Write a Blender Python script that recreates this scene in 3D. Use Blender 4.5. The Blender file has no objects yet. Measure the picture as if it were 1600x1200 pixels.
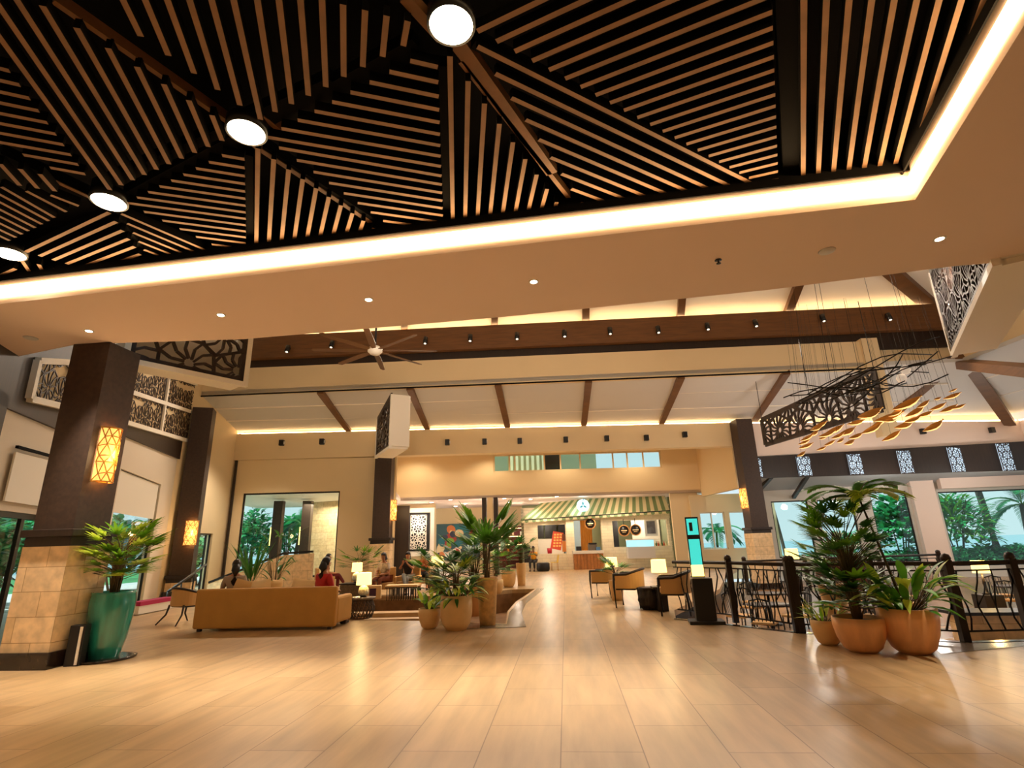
import bpy, bmesh, math, random
from mathutils import Vector, Matrix
from math import sin, cos, pi, radians as RD
rnd = random.Random(7)
S = bpy.context.scene
COL = S.collection
# ------------------------------------------------------------------ camera
F = 836.0; EYE = 1.5
def _cd(u, v): return Vector(((u-800)/F, (600-v)/F, -1.0))
_Z = _cd(720, -2200).normalized(); _Y = _cd(884, 847); _Y = (_Y - _Z*_Y.dot(_Z)).normalized(); _X = _Y.cross(_Z)
ROT = Matrix((_X, _Y, _Z))
CAM = Vector((0, 0, EYE))
cd = bpy.data.cameras.new('camera'); cam = bpy.data.objects.new('camera', cd); COL.objects.link(cam)
cd.sensor_width = 36; cd.lens = F/1600*36; cd.clip_start = .05; cd.clip_end = 300
cam.matrix_world = Matrix.Translation(CAM) @ ROT.to_4x4()
S.camera = cam
S.view_settings.view_transform = 'Standard'; S.view_settings.look = 'None'
S.view_settings.gamma = 1; S.view_settings.use_curve_mapping = False
S.view_settings.exposure = 0.4
# sight-line measuring: where a line of sight meets a real plane of the building
def ray(u, v): return ROT @ _cd(u, v)
def PZ(u, v, z=0.0): d = ray(u, v); return CAM + d*((z-EYE)/d.z)
def PY(u, v, y): d = ray(u, v); return CAM + d*(y/d.y)
def PLN(p, a): a = RD(a); d = Vector((cos(a), sin(a), 0)); return (Vector((p[0], p[1], 0)), d, Vector((-d.y, d.x, 0)))
def PP(pl, u, v, off=0.0):
    d = ray(u, v); return CAM + d*((pl[0] + pl[2]*off - CAM).dot(pl[2])/d.dot(pl[2]))
def at(pl, s, z, off=0.0): p = pl[0] + pl[1]*s + pl[2]*off; return Vector((p.x, p.y, z))
LW = PLN((-13.6, 17.3), 114); WW = PLN((-3.7, 24.5), 6.5); BW = PLN((-3, 20), 2.5)
RW = PLN((0, 30), 5.7); SW = PLN((0, 32.5), 4); QW = PLN((15, 29), -3)
# ------------------------------------------------------------------ world
w = bpy.data.worlds.new('world'); S.world = w; w.use_nodes = True
nt = w.node_tree; bg = nt.nodes['Background']
tc = nt.nodes.new('ShaderNodeTexCoord'); sp = nt.nodes.new('ShaderNodeSeparateXYZ'); cr = nt.nodes.new('ShaderNodeValToRGB')
nt.links.new(tc.outputs['Generated'], sp.inputs[0]); nt.links.new(sp.outputs['Z'], cr.inputs[0]); nt.links.new(cr.outputs[0], bg.inputs[0])
cr.color_ramp.elements[0].position = 0.0; cr.color_ramp.elements[0].color = (.74, .90, .95, 1)
cr.color_ramp.elements[1].position = .5; cr.color_ramp.elements[1].color = (.50, .74, .84, 1)
bg.inputs[1].default_value = .75
WARM = (1.0, .83, .66)
def light(kind, name, loc, power, color=WARM, size=.1, rot=None, spot=None, blend=.6, sy=None):
    l = bpy.data.lights.new(name, kind); o = bpy.data.objects.new(name, l); COL.objects.link(o); o.location = loc
    l.energy = power; l.color = color
    if kind == 'AREA':
        l.size = size
        if sy: l.shape = 'RECTANGLE'; l.size_y = sy
    else: l.shadow_soft_size = size
    if kind == 'SPOT': l.spot_size = RD(spot); l.spot_blend = blend
    if rot is not None: o.rotation_euler = rot
    return o
def aim(o, tgt): o.rotation_euler = (Vector(tgt)-o.location).to_track_quat('-Z', 'Y').to_euler()
# daylight on the gardens
sun = light('SUN', 'daylight', (0, 0, 30), 5.0, (.9, .98, 1), .3); sun.rotation_euler = Vector((.5, .25, -.85)).to_track_quat('-Z', 'Y').to_euler()
# ------------------------------------------------------------------ materials
def lin(c): return tuple((x/12.92 if x <= .04045 else ((x+.055)/1.055)**2.4) for x in (c[0]/255, c[1]/255, c[2]/255)) + (1,)
MATS = {}
def mat(name, c, rough=.6, metal=0, em=0, emc=None, noise=0, scale=8, bump=0, spec=.5, stretch=None, coat=0):
    if name in MATS: return MATS[name]
    m = bpy.data.materials.new(name); m.use_nodes = True; n = m.node_tree.nodes; L = m.node_tree.links
    b = n['Principled BSDF']; base = lin(c)
    b.inputs['Base Color'].default_value = base; b.inputs['Roughness'].default_value = rough
    b.inputs['Metallic'].default_value = metal; b.inputs['Specular IOR Level'].default_value = spec
    b.inputs['Coat Weight'].default_value = coat
    if em: b.inputs['Emission Color'].default_value = lin(emc or c); b.inputs['Emission Strength'].default_value = em
    if noise or bump:
        t = n.new('ShaderNodeTexCoord'); mp = n.new('ShaderNodeMapping'); nz = n.new('ShaderNodeTexNoise')
        L.new(t.outputs['Object'], mp.inputs[0]); L.new(mp.outputs[0], nz.inputs[0])
        if stretch: mp.inputs['Scale'].default_value = stretch
        nz.inputs['Scale'].default_value = scale; nz.inputs['Detail'].default_value = 5
        if noise:
            r = n.new('ShaderNodeValToRGB'); L.new(nz.outputs[0], r.inputs[0]); L.new(r.outputs[0], b.inputs['Base Color'])
            r.color_ramp.elements[0].position = .3; r.color_ramp.elements[1].position = .7
            r.color_ramp.elements[0].color = tuple(x*(1-noise) for x in base[:3]) + (1,)
            r.color_ramp.elements[1].color = tuple(min(1, x*(1+noise)) for x in base[:3]) + (1,)
        if bump:
            bp = n.new('ShaderNodeBump'); bp.inputs['Strength'].default_value = bump; L.new(nz.outputs[0], bp.inputs['Height']); L.new(bp.outputs[0], b.inputs['Normal'])
    MATS[name] = m; return m
def brickmat(name, c1, c2, mortar, bw, rh, msize, rough, spec=.5, rot=0, noise=.12, nscale=(1, 1, 1), offset=.5, plane='XY', bump=.2, loc=(0, 0, 0), shade=None):
    m = bpy.data.materials.new(name); m.use_nodes = True; n = m.node_tree.nodes; L = m.node_tree.links; b = n['Principled BSDF']
    g = n.new('ShaderNodeTexCoord'); mp = n.new('ShaderNodeMapping'); br = n.new('ShaderNodeTexBrick')
    L.new(g.outputs['Object'], mp.inputs[0]); mp.inputs['Location'].default_value = loc
    if plane == 'XY': mp.inputs['Rotation'].default_value = (0, 0, rot); L.new(mp.outputs[0], br.inputs[0])
    else:
        sx = n.new('ShaderNodeSeparateXYZ'); cx = n.new('ShaderNodeCombineXYZ'); ad = n.new('ShaderNodeMath'); ad.operation = 'ADD'
        L.new(mp.outputs[0], sx.inputs[0]); L.new(sx.outputs[0], ad.inputs[0]); L.new(sx.outputs[1], ad.inputs[1])
        L.new(ad.outputs[0], cx.inputs[0]); L.new(sx.outputs[2], cx.inputs[1]); L.new(cx.outputs[0], br.inputs[0])
    br.offset = offset; br.inputs['Scale'].default_value = 1; br.inputs['Brick Width'].default_value = bw; br.inputs['Row Height'].default_value = rh
    br.inputs['Mortar Size'].default_value = msize; br.inputs['Mortar Smooth'].default_value = .1
    br.inputs['Color1'].default_value = lin(c1); br.inputs['Color2'].default_value = lin(c2); br.inputs['Mortar'].default_value = lin(mortar)
    mp2 = n.new('ShaderNodeMapping'); mp2.inputs['Scale'].default_value = nscale; L.new(g.outputs['Object'], mp2.inputs[0])
    nz = n.new('ShaderNodeTexNoise'); nz.inputs['Scale'].default_value = 1; nz.inputs['Detail'].default_value = 6; L.new(mp2.outputs[0], nz.inputs[0])
    mr = n.new('ShaderNodeMapRange'); mr.inputs[1].default_value = .3; mr.inputs[2].default_value = .7; mr.inputs[3].default_value = 1-noise; mr.inputs[4].default_value = 1+noise
    L.new(nz.outputs[0], mr.inputs[0])
    mx = n.new('ShaderNodeVectorMath'); mx.operation = 'SCALE'; L.new(br.outputs[0], mx.inputs[0]); L.new(mr.outputs[0], mx.inputs[3]); L.new(mx.outputs[0], b.inputs['Base Color'])
    b.inputs['Roughness'].default_value = rough; b.inputs['Specular IOR Level'].default_value = spec
    if bump:
        bp = n.new('ShaderNodeBump'); bp.inputs['Strength'].default_value = bump; bp.inputs['Distance'].default_value = .01; bp.invert = True
        L.new(br.outputs['Fac'], bp.inputs['Height']); L.new(bp.outputs[0], b.inputs['Normal'])
    MATS[name] = m; return m
def glassmat(name, tint=(220, 245, 245), amt=.12):
    m = bpy.data.materials.new(name); m.use_nodes = True; n = m.node_tree.nodes; L = m.node_tree.links; n.remove(n['Principled BSDF'])
    t = n.new('ShaderNodeBsdfTransparent'); t.inputs[0].default_value = lin(tint); g = n.new('ShaderNodeBsdfGlossy'); g.inputs['Roughness'].default_value = .02
    fr = n.new('ShaderNodeFresnel'); mx = n.new('ShaderNodeMixShader'); ge = n.new('ShaderNodeNewGeometry'); sb_ = n.new('ShaderNodeMath'); sb_.operation = 'SUBTRACT'; sb_.inputs[0].default_value = 1; L.new(ge.outputs['Backfacing'], sb_.inputs[1]); mu = n.new('ShaderNodeMath'); mu.operation = 'MULTIPLY'; L.new(fr.outputs[0], mu.inputs[0]); L.new(sb_.outputs[0], mu.inputs[1]); L.new(mu.outputs[0], mx.inputs[0]); L.new(t.outputs[0], mx.inputs[1]); L.new(g.outputs[0], mx.inputs[2])
    L.new(mx.outputs[0], n['Material Output'].inputs[0]); return m
M_floor = brickmat('floor tile', (188, 156, 114), (176, 144, 102), (128, 98, 66), 1.2, .61, .0045, .33, spec=.5, rot=RD(90), noise=.17, nscale=(7, .9, 1), offset=.5, loc=(.43, .12, 0), bump=.1)
M_lime = brickmat('coral limestone', (236, 208, 166), (224, 192, 146), (178, 142, 100), .62, .34, .005, .75, noise=.17, nscale=(7, 7, 7), plane='V', bump=.4)
M_brick = brickmat('white painted brick', (236, 222, 190), (228, 212, 178), (214, 198, 166), .5, .16, .010, .6, noise=.05, nscale=(3, 3, 3), plane='V')
M_soffit = mat('plaster soffit', (232, 210, 196), .85, spec=.2)
M_cream = mat('cream wall', (226, 204, 164), .85, noise=.03, scale=.6, spec=.2)
M_cream2 = mat('warm cream wall', (230, 205, 162), .85, spec=.2)
M_white = mat('white paint', (238, 230, 216), .6, spec=.3)
M_grey = mat('pale grey paint', (205, 203, 200), .8)
M_dkwood = mat('dark wenge', (38, 23, 14), .5, noise=.3, scale=3, stretch=(8, 8, .6))
M_shaft = mat('dark brown textured shaft', (58, 40, 29), .6, noise=.25, scale=14, bump=.5)
M_beam = mat('stained timber', (104, 66, 30), .5, noise=.2, scale=2.5, stretch=(.6, .6, 6))
M_slat = mat('slat timber', (134, 96, 60), .6, noise=.18, scale=4)
M_black = mat('black paint', (12, 10, 9), .8, spec=.1)
M_blackm = mat('black metal', (24, 22, 22), .4, spec=.4)
M_marble = mat('dark marble', (44, 34, 28), .12, noise=.5, scale=5, spec=.6); M_brownst = mat('brown stone', (128, 94, 62), .35, noise=.3, scale=4)
M_greym = mat('polished grey marble', (120, 104, 90), .22, noise=.35, scale=2.5, spec=.6)
M_led = mat('warm led strip', (255, 214, 150), em=14, emc=(255, 214, 156))
M_ledsoft = mat('cove glow', (255, 220, 165), em=2.6, emc=(255, 214, 150))
M_bulb = mat('lamp diffuser', (255, 240, 205), em=14, emc=(255, 232, 190))
M_spot = mat('downlight lens', (255, 240, 215), em=25, emc=(255, 236, 205))
M_shade = mat('lit lamp shade', (255, 232, 160), em=2.2, emc=(255, 214, 120))
M_teal = mat('teal glaze', (38, 132, 118), .16, noise=.45, scale=3, stretch=(2.5, 2.5, .4), spec=.7, coat=.5)
M_clay = mat('cream glazed clay', (226, 182, 122), .5, noise=.08, scale=4)
M_terra = mat('terracotta clay', (226, 162, 104), .42, noise=.16, scale=3, stretch=(2, 2, .6))
M_rough = mat('carved sandstone', (210, 165, 105), .8, noise=.25, scale=9, bump=.9)
M_soil = mat('potting soil', (38, 26, 16), .95, bump=.6, scale=40)
M_sofa = mat('mustard sofa fabric', (184, 132, 56), .75, noise=.08, scale=3, bump=.1)
M_tan = mat('tan upholstery', (204, 160, 100), .8)
M_seat = mat('cream seat cushion', (232, 200, 150), .85)
M_g1 = mat('leaf green', (112, 164, 40), .36, noise=.3, scale=3)
M_g2 = mat('dark leaf green', (58, 112, 40), .34, noise=.35, scale=3)
M_g3 = mat('yellow green leaf', (186, 204, 70), .36, noise=.3, scale=5)
M_g4 = mat('palm green', (86, 146, 40), .36, noise=.3, scale=3)
M_gout = mat('garden leaf', (60, 160, 96), .5, noise=.5, scale=1.5)
M_gout2 = mat('garden dark leaf', (34, 112, 76), .5, noise=.5, scale=1.5)
for m_ in (M_g1, M_g2, M_g3, M_g4, M_gout, M_gout2):   # leaves let some light through
    n_ = m_.node_tree.nodes; b_ = n_['Principled BSDF']; tr_ = n_.new('ShaderNodeBsdfTranslucent'); mx_ = n_.new('ShaderNodeMixShader'); mx_.inputs[0].default_value = .35
    src = b_.inputs['Base Color'].links[0].from_socket; m_.node_tree.links.new(src, tr_.inputs[0])
    m_.node_tree.links.new(b_.outputs[0], mx_.inputs[1]); m_.node_tree.links.new(tr_.outputs[0], mx_.inputs[2]); m_.node_tree.links.new(mx_.outputs[0], n_['Material Output'].inputs[0])
M_stem = mat('stem', (86, 66, 30), .7)
M_trunk = mat('palm trunk', (70, 62, 50), .8, noise=.3, scale=5)
M_skin = mat('skin', (172, 116, 80), .55); M_skin2 = mat('darker skin', (120, 76, 50), .55)
M_hair = mat('dark hair', (22, 14, 10), .45)
M_glass = glassmat('clear glass', (242, 252, 250))
# ------------------------------------------------------------------ mesh building
class MB:
    def __init__(s): s.v = []; s.f = []; s.m = []; s.sm = []
    def add(s, vs, fs, mi=0, sm=False):
        k = len(s.v); s.v += [tuple(p) for p in vs]
        for f in fs: s.f.append(tuple(i+k for i in f)); s.m.append(mi); s.sm.append(sm)
        return s
    def box(s, c, d, rz=0, mi=0, R=None, tilt=None):
        hx, hy, hz = d[0]/2, d[1]/2, d[2]/2; R = R or Matrix.Rotation(rz, 3, 'Z')
        vs = [Vector(c) + R @ Vector((x*hx, y*hy, z*hz)) for z in (-1, 1) for x, y in ((-1, -1), (1, -1), (1, 1), (-1, 1))]
        return s.add(vs, [(3, 2, 1, 0), (4, 5, 6, 7), (0, 1, 5, 4), (1, 2, 6, 5), (2, 3, 7, 6), (3, 0, 4, 7)], mi)
    def bar(s, a, b, wd, ht, up=(0, 0, 1), mi=0, mi_bot=None):
        a = Vector(a); b = Vector(b); d = (b-a); L = d.length
        if L < 1e-5: return s
        d /= L; up = Vector(up); x = d.cross(up)
        if x.length < 1e-4: x = d.cross(Vector((1, 0, 0)))
        x.normalize(); z = x.cross(d)
        vs = [p + x*(i*wd/2) + z*(j*ht/2) for p in (a, b) for i, j in ((-1, -1), (1, -1), (1, 1), (-1, 1))]
        k = len(s.f)
        s.add(vs, [(3, 2, 1, 0), (4, 5, 6, 7), (0, 1, 5, 4), (1, 2, 6, 5), (2, 3, 7, 6), (3, 0, 4, 7)], mi)
        if mi_bot is not None: s.m[k+2] = mi_bot
        return s
    def prism(s, poly, z0, z1, mi=0):
        n = len(poly); vs = [(p[0], p[1], z0) for p in poly] + [(p[0], p[1], z1) for p in poly]
        return s.add(vs, [tuple(range(n))[::-1], tuple(range(n, 2*n))] + [(i, (i+1) % n, n+(i+1) % n, n+i) for i in range(n)], mi)
    def slab(s, pts, vec, mi=0):
        n = len(pts); vec = Vector(vec); vs = [Vector(p) for p in pts] + [Vector(p)+vec for p in pts]
        return s.add(vs, [tuple(range(n))[::-1], tuple(range(n, 2*n))] + [(i, (i+1) % n, n+(i+1) % n, n+i) for i in range(n)], mi)
    def tube(s, path, r, n=6, mi=0, cap=True):
        path = [Vector(p) for p in path]; rs = r if isinstance(r, (list, tuple)) else [r]*len(path); vs = []; fs = []
        for i, p in enumerate(path):
            d = (path[min(i+1, len(path)-1)] - path[max(i-1, 0)]).normalized()
            x = d.cross(Vector((0, 0, 1)))
            if x.length < .05: x = d.cross(Vector((0, 1, 0)))
            x.normalize(); y = d.cross(x)
            for k in range(n): a = 2*pi*k/n; vs.append(p + x*(cos(a)*rs[i]) + y*(sin(a)*rs[i]))
        for i in range(len(path)-1):
            for k in range(n): fs.append((i*n+k, i*n+(k+1) % n, (i+1)*n+(k+1) % n, (i+1)*n+k))
        if cap: fs += [tuple(range(n)), tuple(range((len(path)-1)*n, len(path)*n))[::-1]]
        return s.add(vs, fs, mi, True)
    def lathe(s, prof, n=28, c=(0, 0, 0), mi=0, sq=None):
        vs = []; fs = []
        for r, z in prof:
            for k in range(n): a = 2*pi*k/n; vs.append((c[0]+r*cos(a), c[1]+r*sin(a), c[2]+z))
        for i in range(len(prof)-1):
            for k in range(n): fs.append((i*n+k, i*n+(k+1) % n, (i+1)*n+(k+1) % n, (i+1)*n+k))
        fs += [tuple(range(n))[::-1], tuple(range((len(prof)-1)*n, len(prof)*n))]
        return s.add(vs, fs, mi, True)
    def build(s, name, mats, parent=None, loc=None, bevel=0):
        me = bpy.data.meshes.new(name)
        off = Vector(loc) if loc is not None else Vector((0, 0, 0))
        me.from_pydata([tuple(Vector(p)-off) for p in s.v], [], s.f); me.update()
        mats = mats if isinstance(mats, (list, tuple)) else [mats]
        for m in mats: me.materials.append(m)
        me.polygons.foreach_set('material_index', s.m); me.polygons.foreach_set('use_smooth', s.sm)
        bm = bmesh.new(); bm.from_mesh(me); bmesh.ops.recalc_face_normals(bm, faces=bm.faces); bm.to_mesh(me); bm.free()
        o = bpy.data.objects.new(name, me); COL.objects.link(o)
        if parent: o.parent = parent
        if loc is not None: o.location = loc
        if bevel:
            b = o.modifiers.new('bevel', 'BEVEL'); b.width = bevel; b.segments = 2; b.limit_method = 'ANGLE'
        return o
def tag(o, label=None, cat=None, group=None, kind=None):
    if label: o['label'] = label
    if cat: o['category'] = cat
    if group: o['group'] = group
    if kind: o['kind'] = kind
    return o
def thing(name, label, cat, loc=(0, 0, 0), rz=0, group=None):
    o = bpy.data.objects.new(name, None); COL.objects.link(o); o.location = loc; o.rotation_euler = (0, 0, rz); o.empty_display_size = .1
    return tag(o, label, cat, group)
def copytree(o, loc=None, rz=None, label=None, group=None, scale=None):
    def rec(a, par):
        c = a.copy(); COL.objects.link(c); c.parent = par
        for k in [x for x in bpy.data.objects if x.parent == a]: rec(k, c)
        return c
    c = rec(o, None)
    if loc is not None: c.location = loc
    if rz is not None: c.rotation_euler = (0, 0, rz)
    if scale: c.scale = (scale,)*3 if not isinstance(scale, tuple) else scale
    if label: c['label'] = label
    if group: c['group'] = group
    return c
NW = {}
def struct(name, mb, mats, **k): return tag(mb.build(name, mats, **k), kind='structure')
NT = [0]
def trim(mb, mats, **k): NT[0] += 1; return struct('trim_%d' % NT[0], mb, mats, **k)
def wallgrid(name, pl, s0, s1, z0, z1, holes, m, th=.22):
    """a wall of real thickness (behind its face) with rectangular openings"""
    ss = sorted({s0, s1} | {h[0] for h in holes} | {h[1] for h in holes}); zs = sorted({z0, z1} | {h[2] for h in holes} | {h[3] for h in holes})
    ss = [x for x in ss if s0 <= x <= s1]; zs = [x for x in zs if z0 <= x <= z1]; mb = MB()
    for i in range(len(ss)-1):
        for j in range(len(zs)-1):
            cs = (ss[i]+ss[i+1])/2; cz = (zs[j]+zs[j+1])/2
            if any(h[0] < cs < h[1] and h[2] < cz < h[3] for h in holes): continue
            mb.slab([at(pl, ss[i], zs[j]), at(pl, ss[i+1], zs[j]), at(pl, ss[i+1], zs[j+1]), at(pl, ss[i], zs[j+1])], pl[2]*th)
    return struct(name, mb, m)
NWIN = [0]
def window(pl, s0, s1, z0, z1, mull=(), m=None, fw=.06, off=.08, glass=True, blind=None):
    NWIN[0] += 1; m = m or M_blackm; mb = MB()
    def b(a0, a1, b0, b1): mb.slab([at(pl, a0, b0, off), at(pl, a1, b0, off), at(pl, a1, b1, off), at(pl, a0, b1, off)], pl[2]*.06)
    b(s0, s1, z0, z0+fw); b(s0, s1, z1-fw, z1); b(s0, s0+fw, z0, z1); b(s1-fw, s1, z0, z1)
    for x in mull: b(x-fw/2, x+fw/2, z0, z1)
    o = struct('window_%d' % NWIN[0], mb, m)
    if glass:
        g = MB(); g.slab([at(pl, s0+.02, z0+.02, off+.03), at(pl, s1-.02, z0+.02, off+.03), at(pl, s1-.02, z1-.02, off+.03), at(pl, s0+.02, z1-.02, off+.03)], pl[2]*.008)
        g.build('window_glass', M_glass, o)
    if blind: # height from the top
        g = MB(); g.slab([at(pl, s0+.05, z1-blind, off-.03), at(pl, s1-.05, z1-blind, off-.03), at(pl, s1-.05, z1-.03, off-.03), at(pl, s0+.05, z1-.03, off-.03)], pl[2]*.01)
        g.build('roller_blind', M_white, o)
    return o
# ================================================================== LARGE STRUCTURE
# floor: main hall, with the sunken pit on the left and the lower restaurant on the right
pit = [PZ(528, 968), PZ(655, 970), PZ(790, 974), PZ(793, 955), PZ(806, 940), PZ(826, 927), PZ(836, 920), PZ(800, 921), PZ(700, 931), PZ(528, 932)]
railp = [PZ(1040, 955), PZ(1057, 967), PZ(1140, 977), PZ(1249, 989), PZ(1509, 1003), PZ(1640, 1000)]
rails = [PZ(1056, 967), PZ(1249, 989), PZ(1509, 1004), PZ(1650, 1000)]
def poly_obj(name, outer, holes, z, m, kind='structure'):
    bm = bmesh.new(); es = []
    for lp in [outer]+holes:
        vs = [bm.verts.new((p[0], p[1], z)) for p in lp]
        es += [bm.edges.new((vs[i], vs[(i+1) % len(vs)])) for i in range(len(vs))]
    bmesh.ops.triangle_fill(bm, edges=es, use_beauty=True); 
    for f in bm.faces:
        if f.normal.z < 0: f.normal_flip()
    r = bmesh.ops.extrude_face_region(bm, geom=bm.faces[:]); 
    for v in [x for x in r['geom'] if isinstance(x, bmesh.types.BMVert)]: v.co.z -= .12
    bmesh.ops.recalc_face_normals(bm, faces=bm.faces)
    me = bpy.data.meshes.new(name); bm.to_mesh(me); bm.free(); me.materials.append(m); o = bpy.data.objects.new(name, me); COL.objects.link(o); return tag(o, kind=kind)
back_r = [Vector((6.6, 24.0, 0)), Vector((2.05, 12.5, 0))]
outer = [(-24, -7), (26, -7), (26, rails[3].y)] + [(p.x, p.y) for p in rails[::-1]][1:] + [(2.3, 13.0), (4.6, 18), (6.6, 24.5), (8.8, 30), (8.8, 42), (-24, 42)]
poly_obj('floor', outer, [[(p.x, p.y) for p in pit]], 0, M_floor)
mb = MB(); cx = sum((p for p in pit), Vector())/len(pit)
mb.prism([(p.x+(p.x-cx.x)*.03, p.y+(p.y-cx.y)*.03) for p in pit], -.8, -.7); trim(mb, M_brownst)
mb = MB()   # pit walls
for i in range(len(pit)):
    a, b = pit[i], pit[(i+1) % len(pit)]; n_ = Vector(((b-a).y, -(b-a).x, 0)).normalized()
    if n_.dot((a+b)/2-cx) < 0: n_ = -n_
    mb.slab([(a.x, a.y, -.75), (b.x, b.y, -.75), (b.x, b.y, -.12), (a.x, a.y, -.12)], n_*.05)
trim(mb, M_brownst)
mb = MB()   # pale stone step slabs across the pit
for (x0, x1, y, z, d) in ((-6.1, -2.9, 14.3, -.12, .45), (-4.6, -2.9, 12.75, -.08, .3)):
    mb.box(((x0+x1)/2, y, z), (x1-x0, d, .09), RD(2))
    mb.box(((x0+x1)/2, y, z-.2), (x1-x0-.4, d*.4, .32), RD(2))
trim(mb, mat('pale stone step', (196, 160, 116), .5, noise=.15, scale=4))
mb = MB(); inn = [PZ(*q) for q in ((702, 972.5), (792, 975.5), (796, 957), (809, 942), (829, 928.5), (839, 920))]; out_ = [PZ(*q) for q in ((702, 984), (822, 980), (815, 958), (822, 943), (838, 930), (850, 920))]
for k in range(5): mb.slab([inn[k]+Vector((0, 0, .002)), out_[k]+Vector((0, 0, .002)), out_[k+1]+Vector((0, 0, .002)), inn[k+1]+Vector((0, 0, .002))], (0, 0, .006))
trim(mb, M_greym)
mb = MB(); mb.prism([(p.x, p.y) for p in (PZ(1447, 1000), PZ(1509, 1004), PZ(1640, 1000), PZ(1700, 1004), PZ(1600, 1010), PZ(1470, 1022))], .0, .004); trim(mb, M_greym)
mb = MB()
for i in range(len(rails)-1):
    a, b = rails[i], rails[i+1]; mb.bar((a.x, a.y, -.04), (b.x, b.y, -.04), .12, .1)
trim(mb, M_marble)
mb = MB(); mb.prism([(1.9, 8.5), (30, 8.5), (30, 29), (1.9, 29)], -.72, -.6); struct('floor_restaurant', mb, mat('restaurant floor', (150, 112, 76), .25, noise=.2, scale=1))
mb = MB(); mb.prism([(-60, -10), (-24.2, -10), (-24.2, 42.2), (30, 42.2), (30, 29.2), (80, 29.2), (80, 120), (-60, 120)], -.9, -.75); struct('floor_garden', mb, mat('garden lawn', (60, 130, 70), .9, noise=.5, scale=.7))
mb = MB(); mb.prism([(-24, 9), (-15.6, 9), (-17, 24), (-6, 25), (-6, 41.9), (-24, 41.9)], .0, .01); trim(mb, mat('patio paving', (210, 205, 200), .5))

# soffit slab around the slatted bay
H = 4.9
cA, cC, cD = PZ(0, 475, H), PZ(1430, 312, H), PZ(1600, 40, H)
dirA = (cC-cA).normalized(); dirC = (cD-cC).normalized()
L0 = cA-dirA*6; D1 = cC+dirC*9
so = [PZ(0, 563, H), PZ(120, 538, H), PZ(380, 530, H), PZ(487, 521, H), PZ(800, 494, H), PZ(1200, 453, H), PZ(1490, 416, H), PZ(1600, 407, H)]
farl = so[0]+(so[0]-so[1])*2.2; farr = so[-1]+(so[-1]-so[-2])*14
mb = MB(); inner = [L0, cA, cC]
top = [farl]+so+[farr]
poly = [tuple(p[:2]) for p in [L0, cC]] + [tuple(p[:2]) for p in top[::-1]]
mb.prism([p for p in poly], H, H+.5); 
mb.prism([tuple(p[:2]) for p in (cC, D1, Vector((farr.x, D1.y, 0)), farr)], H, H+.5)
struct('ceiling', mb, M_soffit)
# cove: pale lip and glowing slot above it
nA = Vector((-dirA.y, dirA.x, 0)); nC = Vector((-dirC.y, dirC.x, 0))
mb = MB(); mb.slab([L0+Vector((0, 0, .5)), cC+Vector((0, 0, .5)), cC+nA*.0+Vector((0, 0, .62)), L0+Vector((0, 0, .62))], nA*.3)
mb.slab([cC+Vector((0, 0, .5)), D1+Vector((0, 0, .5)), D1+Vector((0, 0, .62)), cC+Vector((0, 0, .62))], nC*.3 if nC.x > 0 else -nC*.3); trim(mb, M_soffit)
def strip(a, b, n_, z0, z1, th=.03, m=M_led): return [Vector((a.x, a.y, z0)), Vector((b.x, b.y, z0)), Vector((b.x, b.y, z1)), Vector((a.x, a.y, z1))]
side = nC if nC.x > 0 else -nC
mb = MB(); mb.slab(strip(L0-nA*.004, cC-nA*.004, nA, H+.1, H+.27), -nA*.02); mb.slab(strip(cC, D1, nC, H+.1, H+.27), -side*.02); trim(mb, M_led)
# black plenum over the bay
mb = MB(); mb.prism([(-14, -6.5), (9, -6.5), (9, 6.2), (-14, 7.6)], 6.0, 6.1); trim(mb, M_black)
HS = 5.32
def slats(first, last, n, ext0=0, ext1=0, wd=.046):
    mb = MB(); A, B = PZ(*first[0], HS), PZ(*first[1], HS); C, D = PZ(*last[0], HS), PZ(*last[1], HS)
    for i in range(n):
        t = i/(n-1); p = A.lerp(C, t); q = B.lerp(D, t); d = (q-p).normalized()
        e0 = ext0(t) if callable(ext0) else ext0
        mb.bar(p-d*e0+Vector((0, 0, .05)), q+d*ext1+Vector((0, 0, .05)), wd, .1, mi=1, mi_bot=0)
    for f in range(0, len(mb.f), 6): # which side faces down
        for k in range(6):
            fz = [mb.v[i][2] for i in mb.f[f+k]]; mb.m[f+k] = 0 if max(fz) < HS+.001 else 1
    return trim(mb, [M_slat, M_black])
slats(((703, 88), (708, 369)), ((884, 335), (876, 352)), 10)
slats(((746, 73), (1205, 302)), ((907, 317), (967, 338)), 9)
slats(((746, 49), (1200, -170)), ((1185, 286), (1216, 280)), 22)
slats(((1256, 0), (1255, 305)), ((1541, -10), (1440, 276)), 9, ext0=1.5, ext1=.1)
slats(((641, 95), (684, 105)), ((415, 214), (689, 260)), 9)
slats(((436, 231), (690, 275)), ((617, 358), (693, 368)), 9)
slats(((192, 0), (220, 57)), ((365, 0), (407, 187)), 6, ext0=1.2)
slats(((402, 0), (430, 175)), ((503, 0), (509, 136)), 4, ext0=1.2)
slats(((536, 7), (537, 120)), ((637, 33), (630, 72)), 4)
slats(((-126, -115), (172, 297)), ((331, 180), (347, 220)), 10)
slats(((-60, 92), (15, 111)), ((-60, 212), (111, 242)), 8)
slats(((36, 242), (122, 257)), ((78, 262), (133, 272)), 2)
slats(((0, 256), (31, 290)), ((62, 272), (86, 299)), 3)
slats(((79, 305), (123, 322)), ((2, 292), (85, 340)), 3)
slats(((-30, 288), (76, 345)), ((-30, 355), (15, 376)), 7)
slats(((40, 394), (171, 332)), ((181, 435), (235, 419)), 8)
slats(((189, 334), (370, 412)), ((240, 414), (271, 425)), 7)
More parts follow.
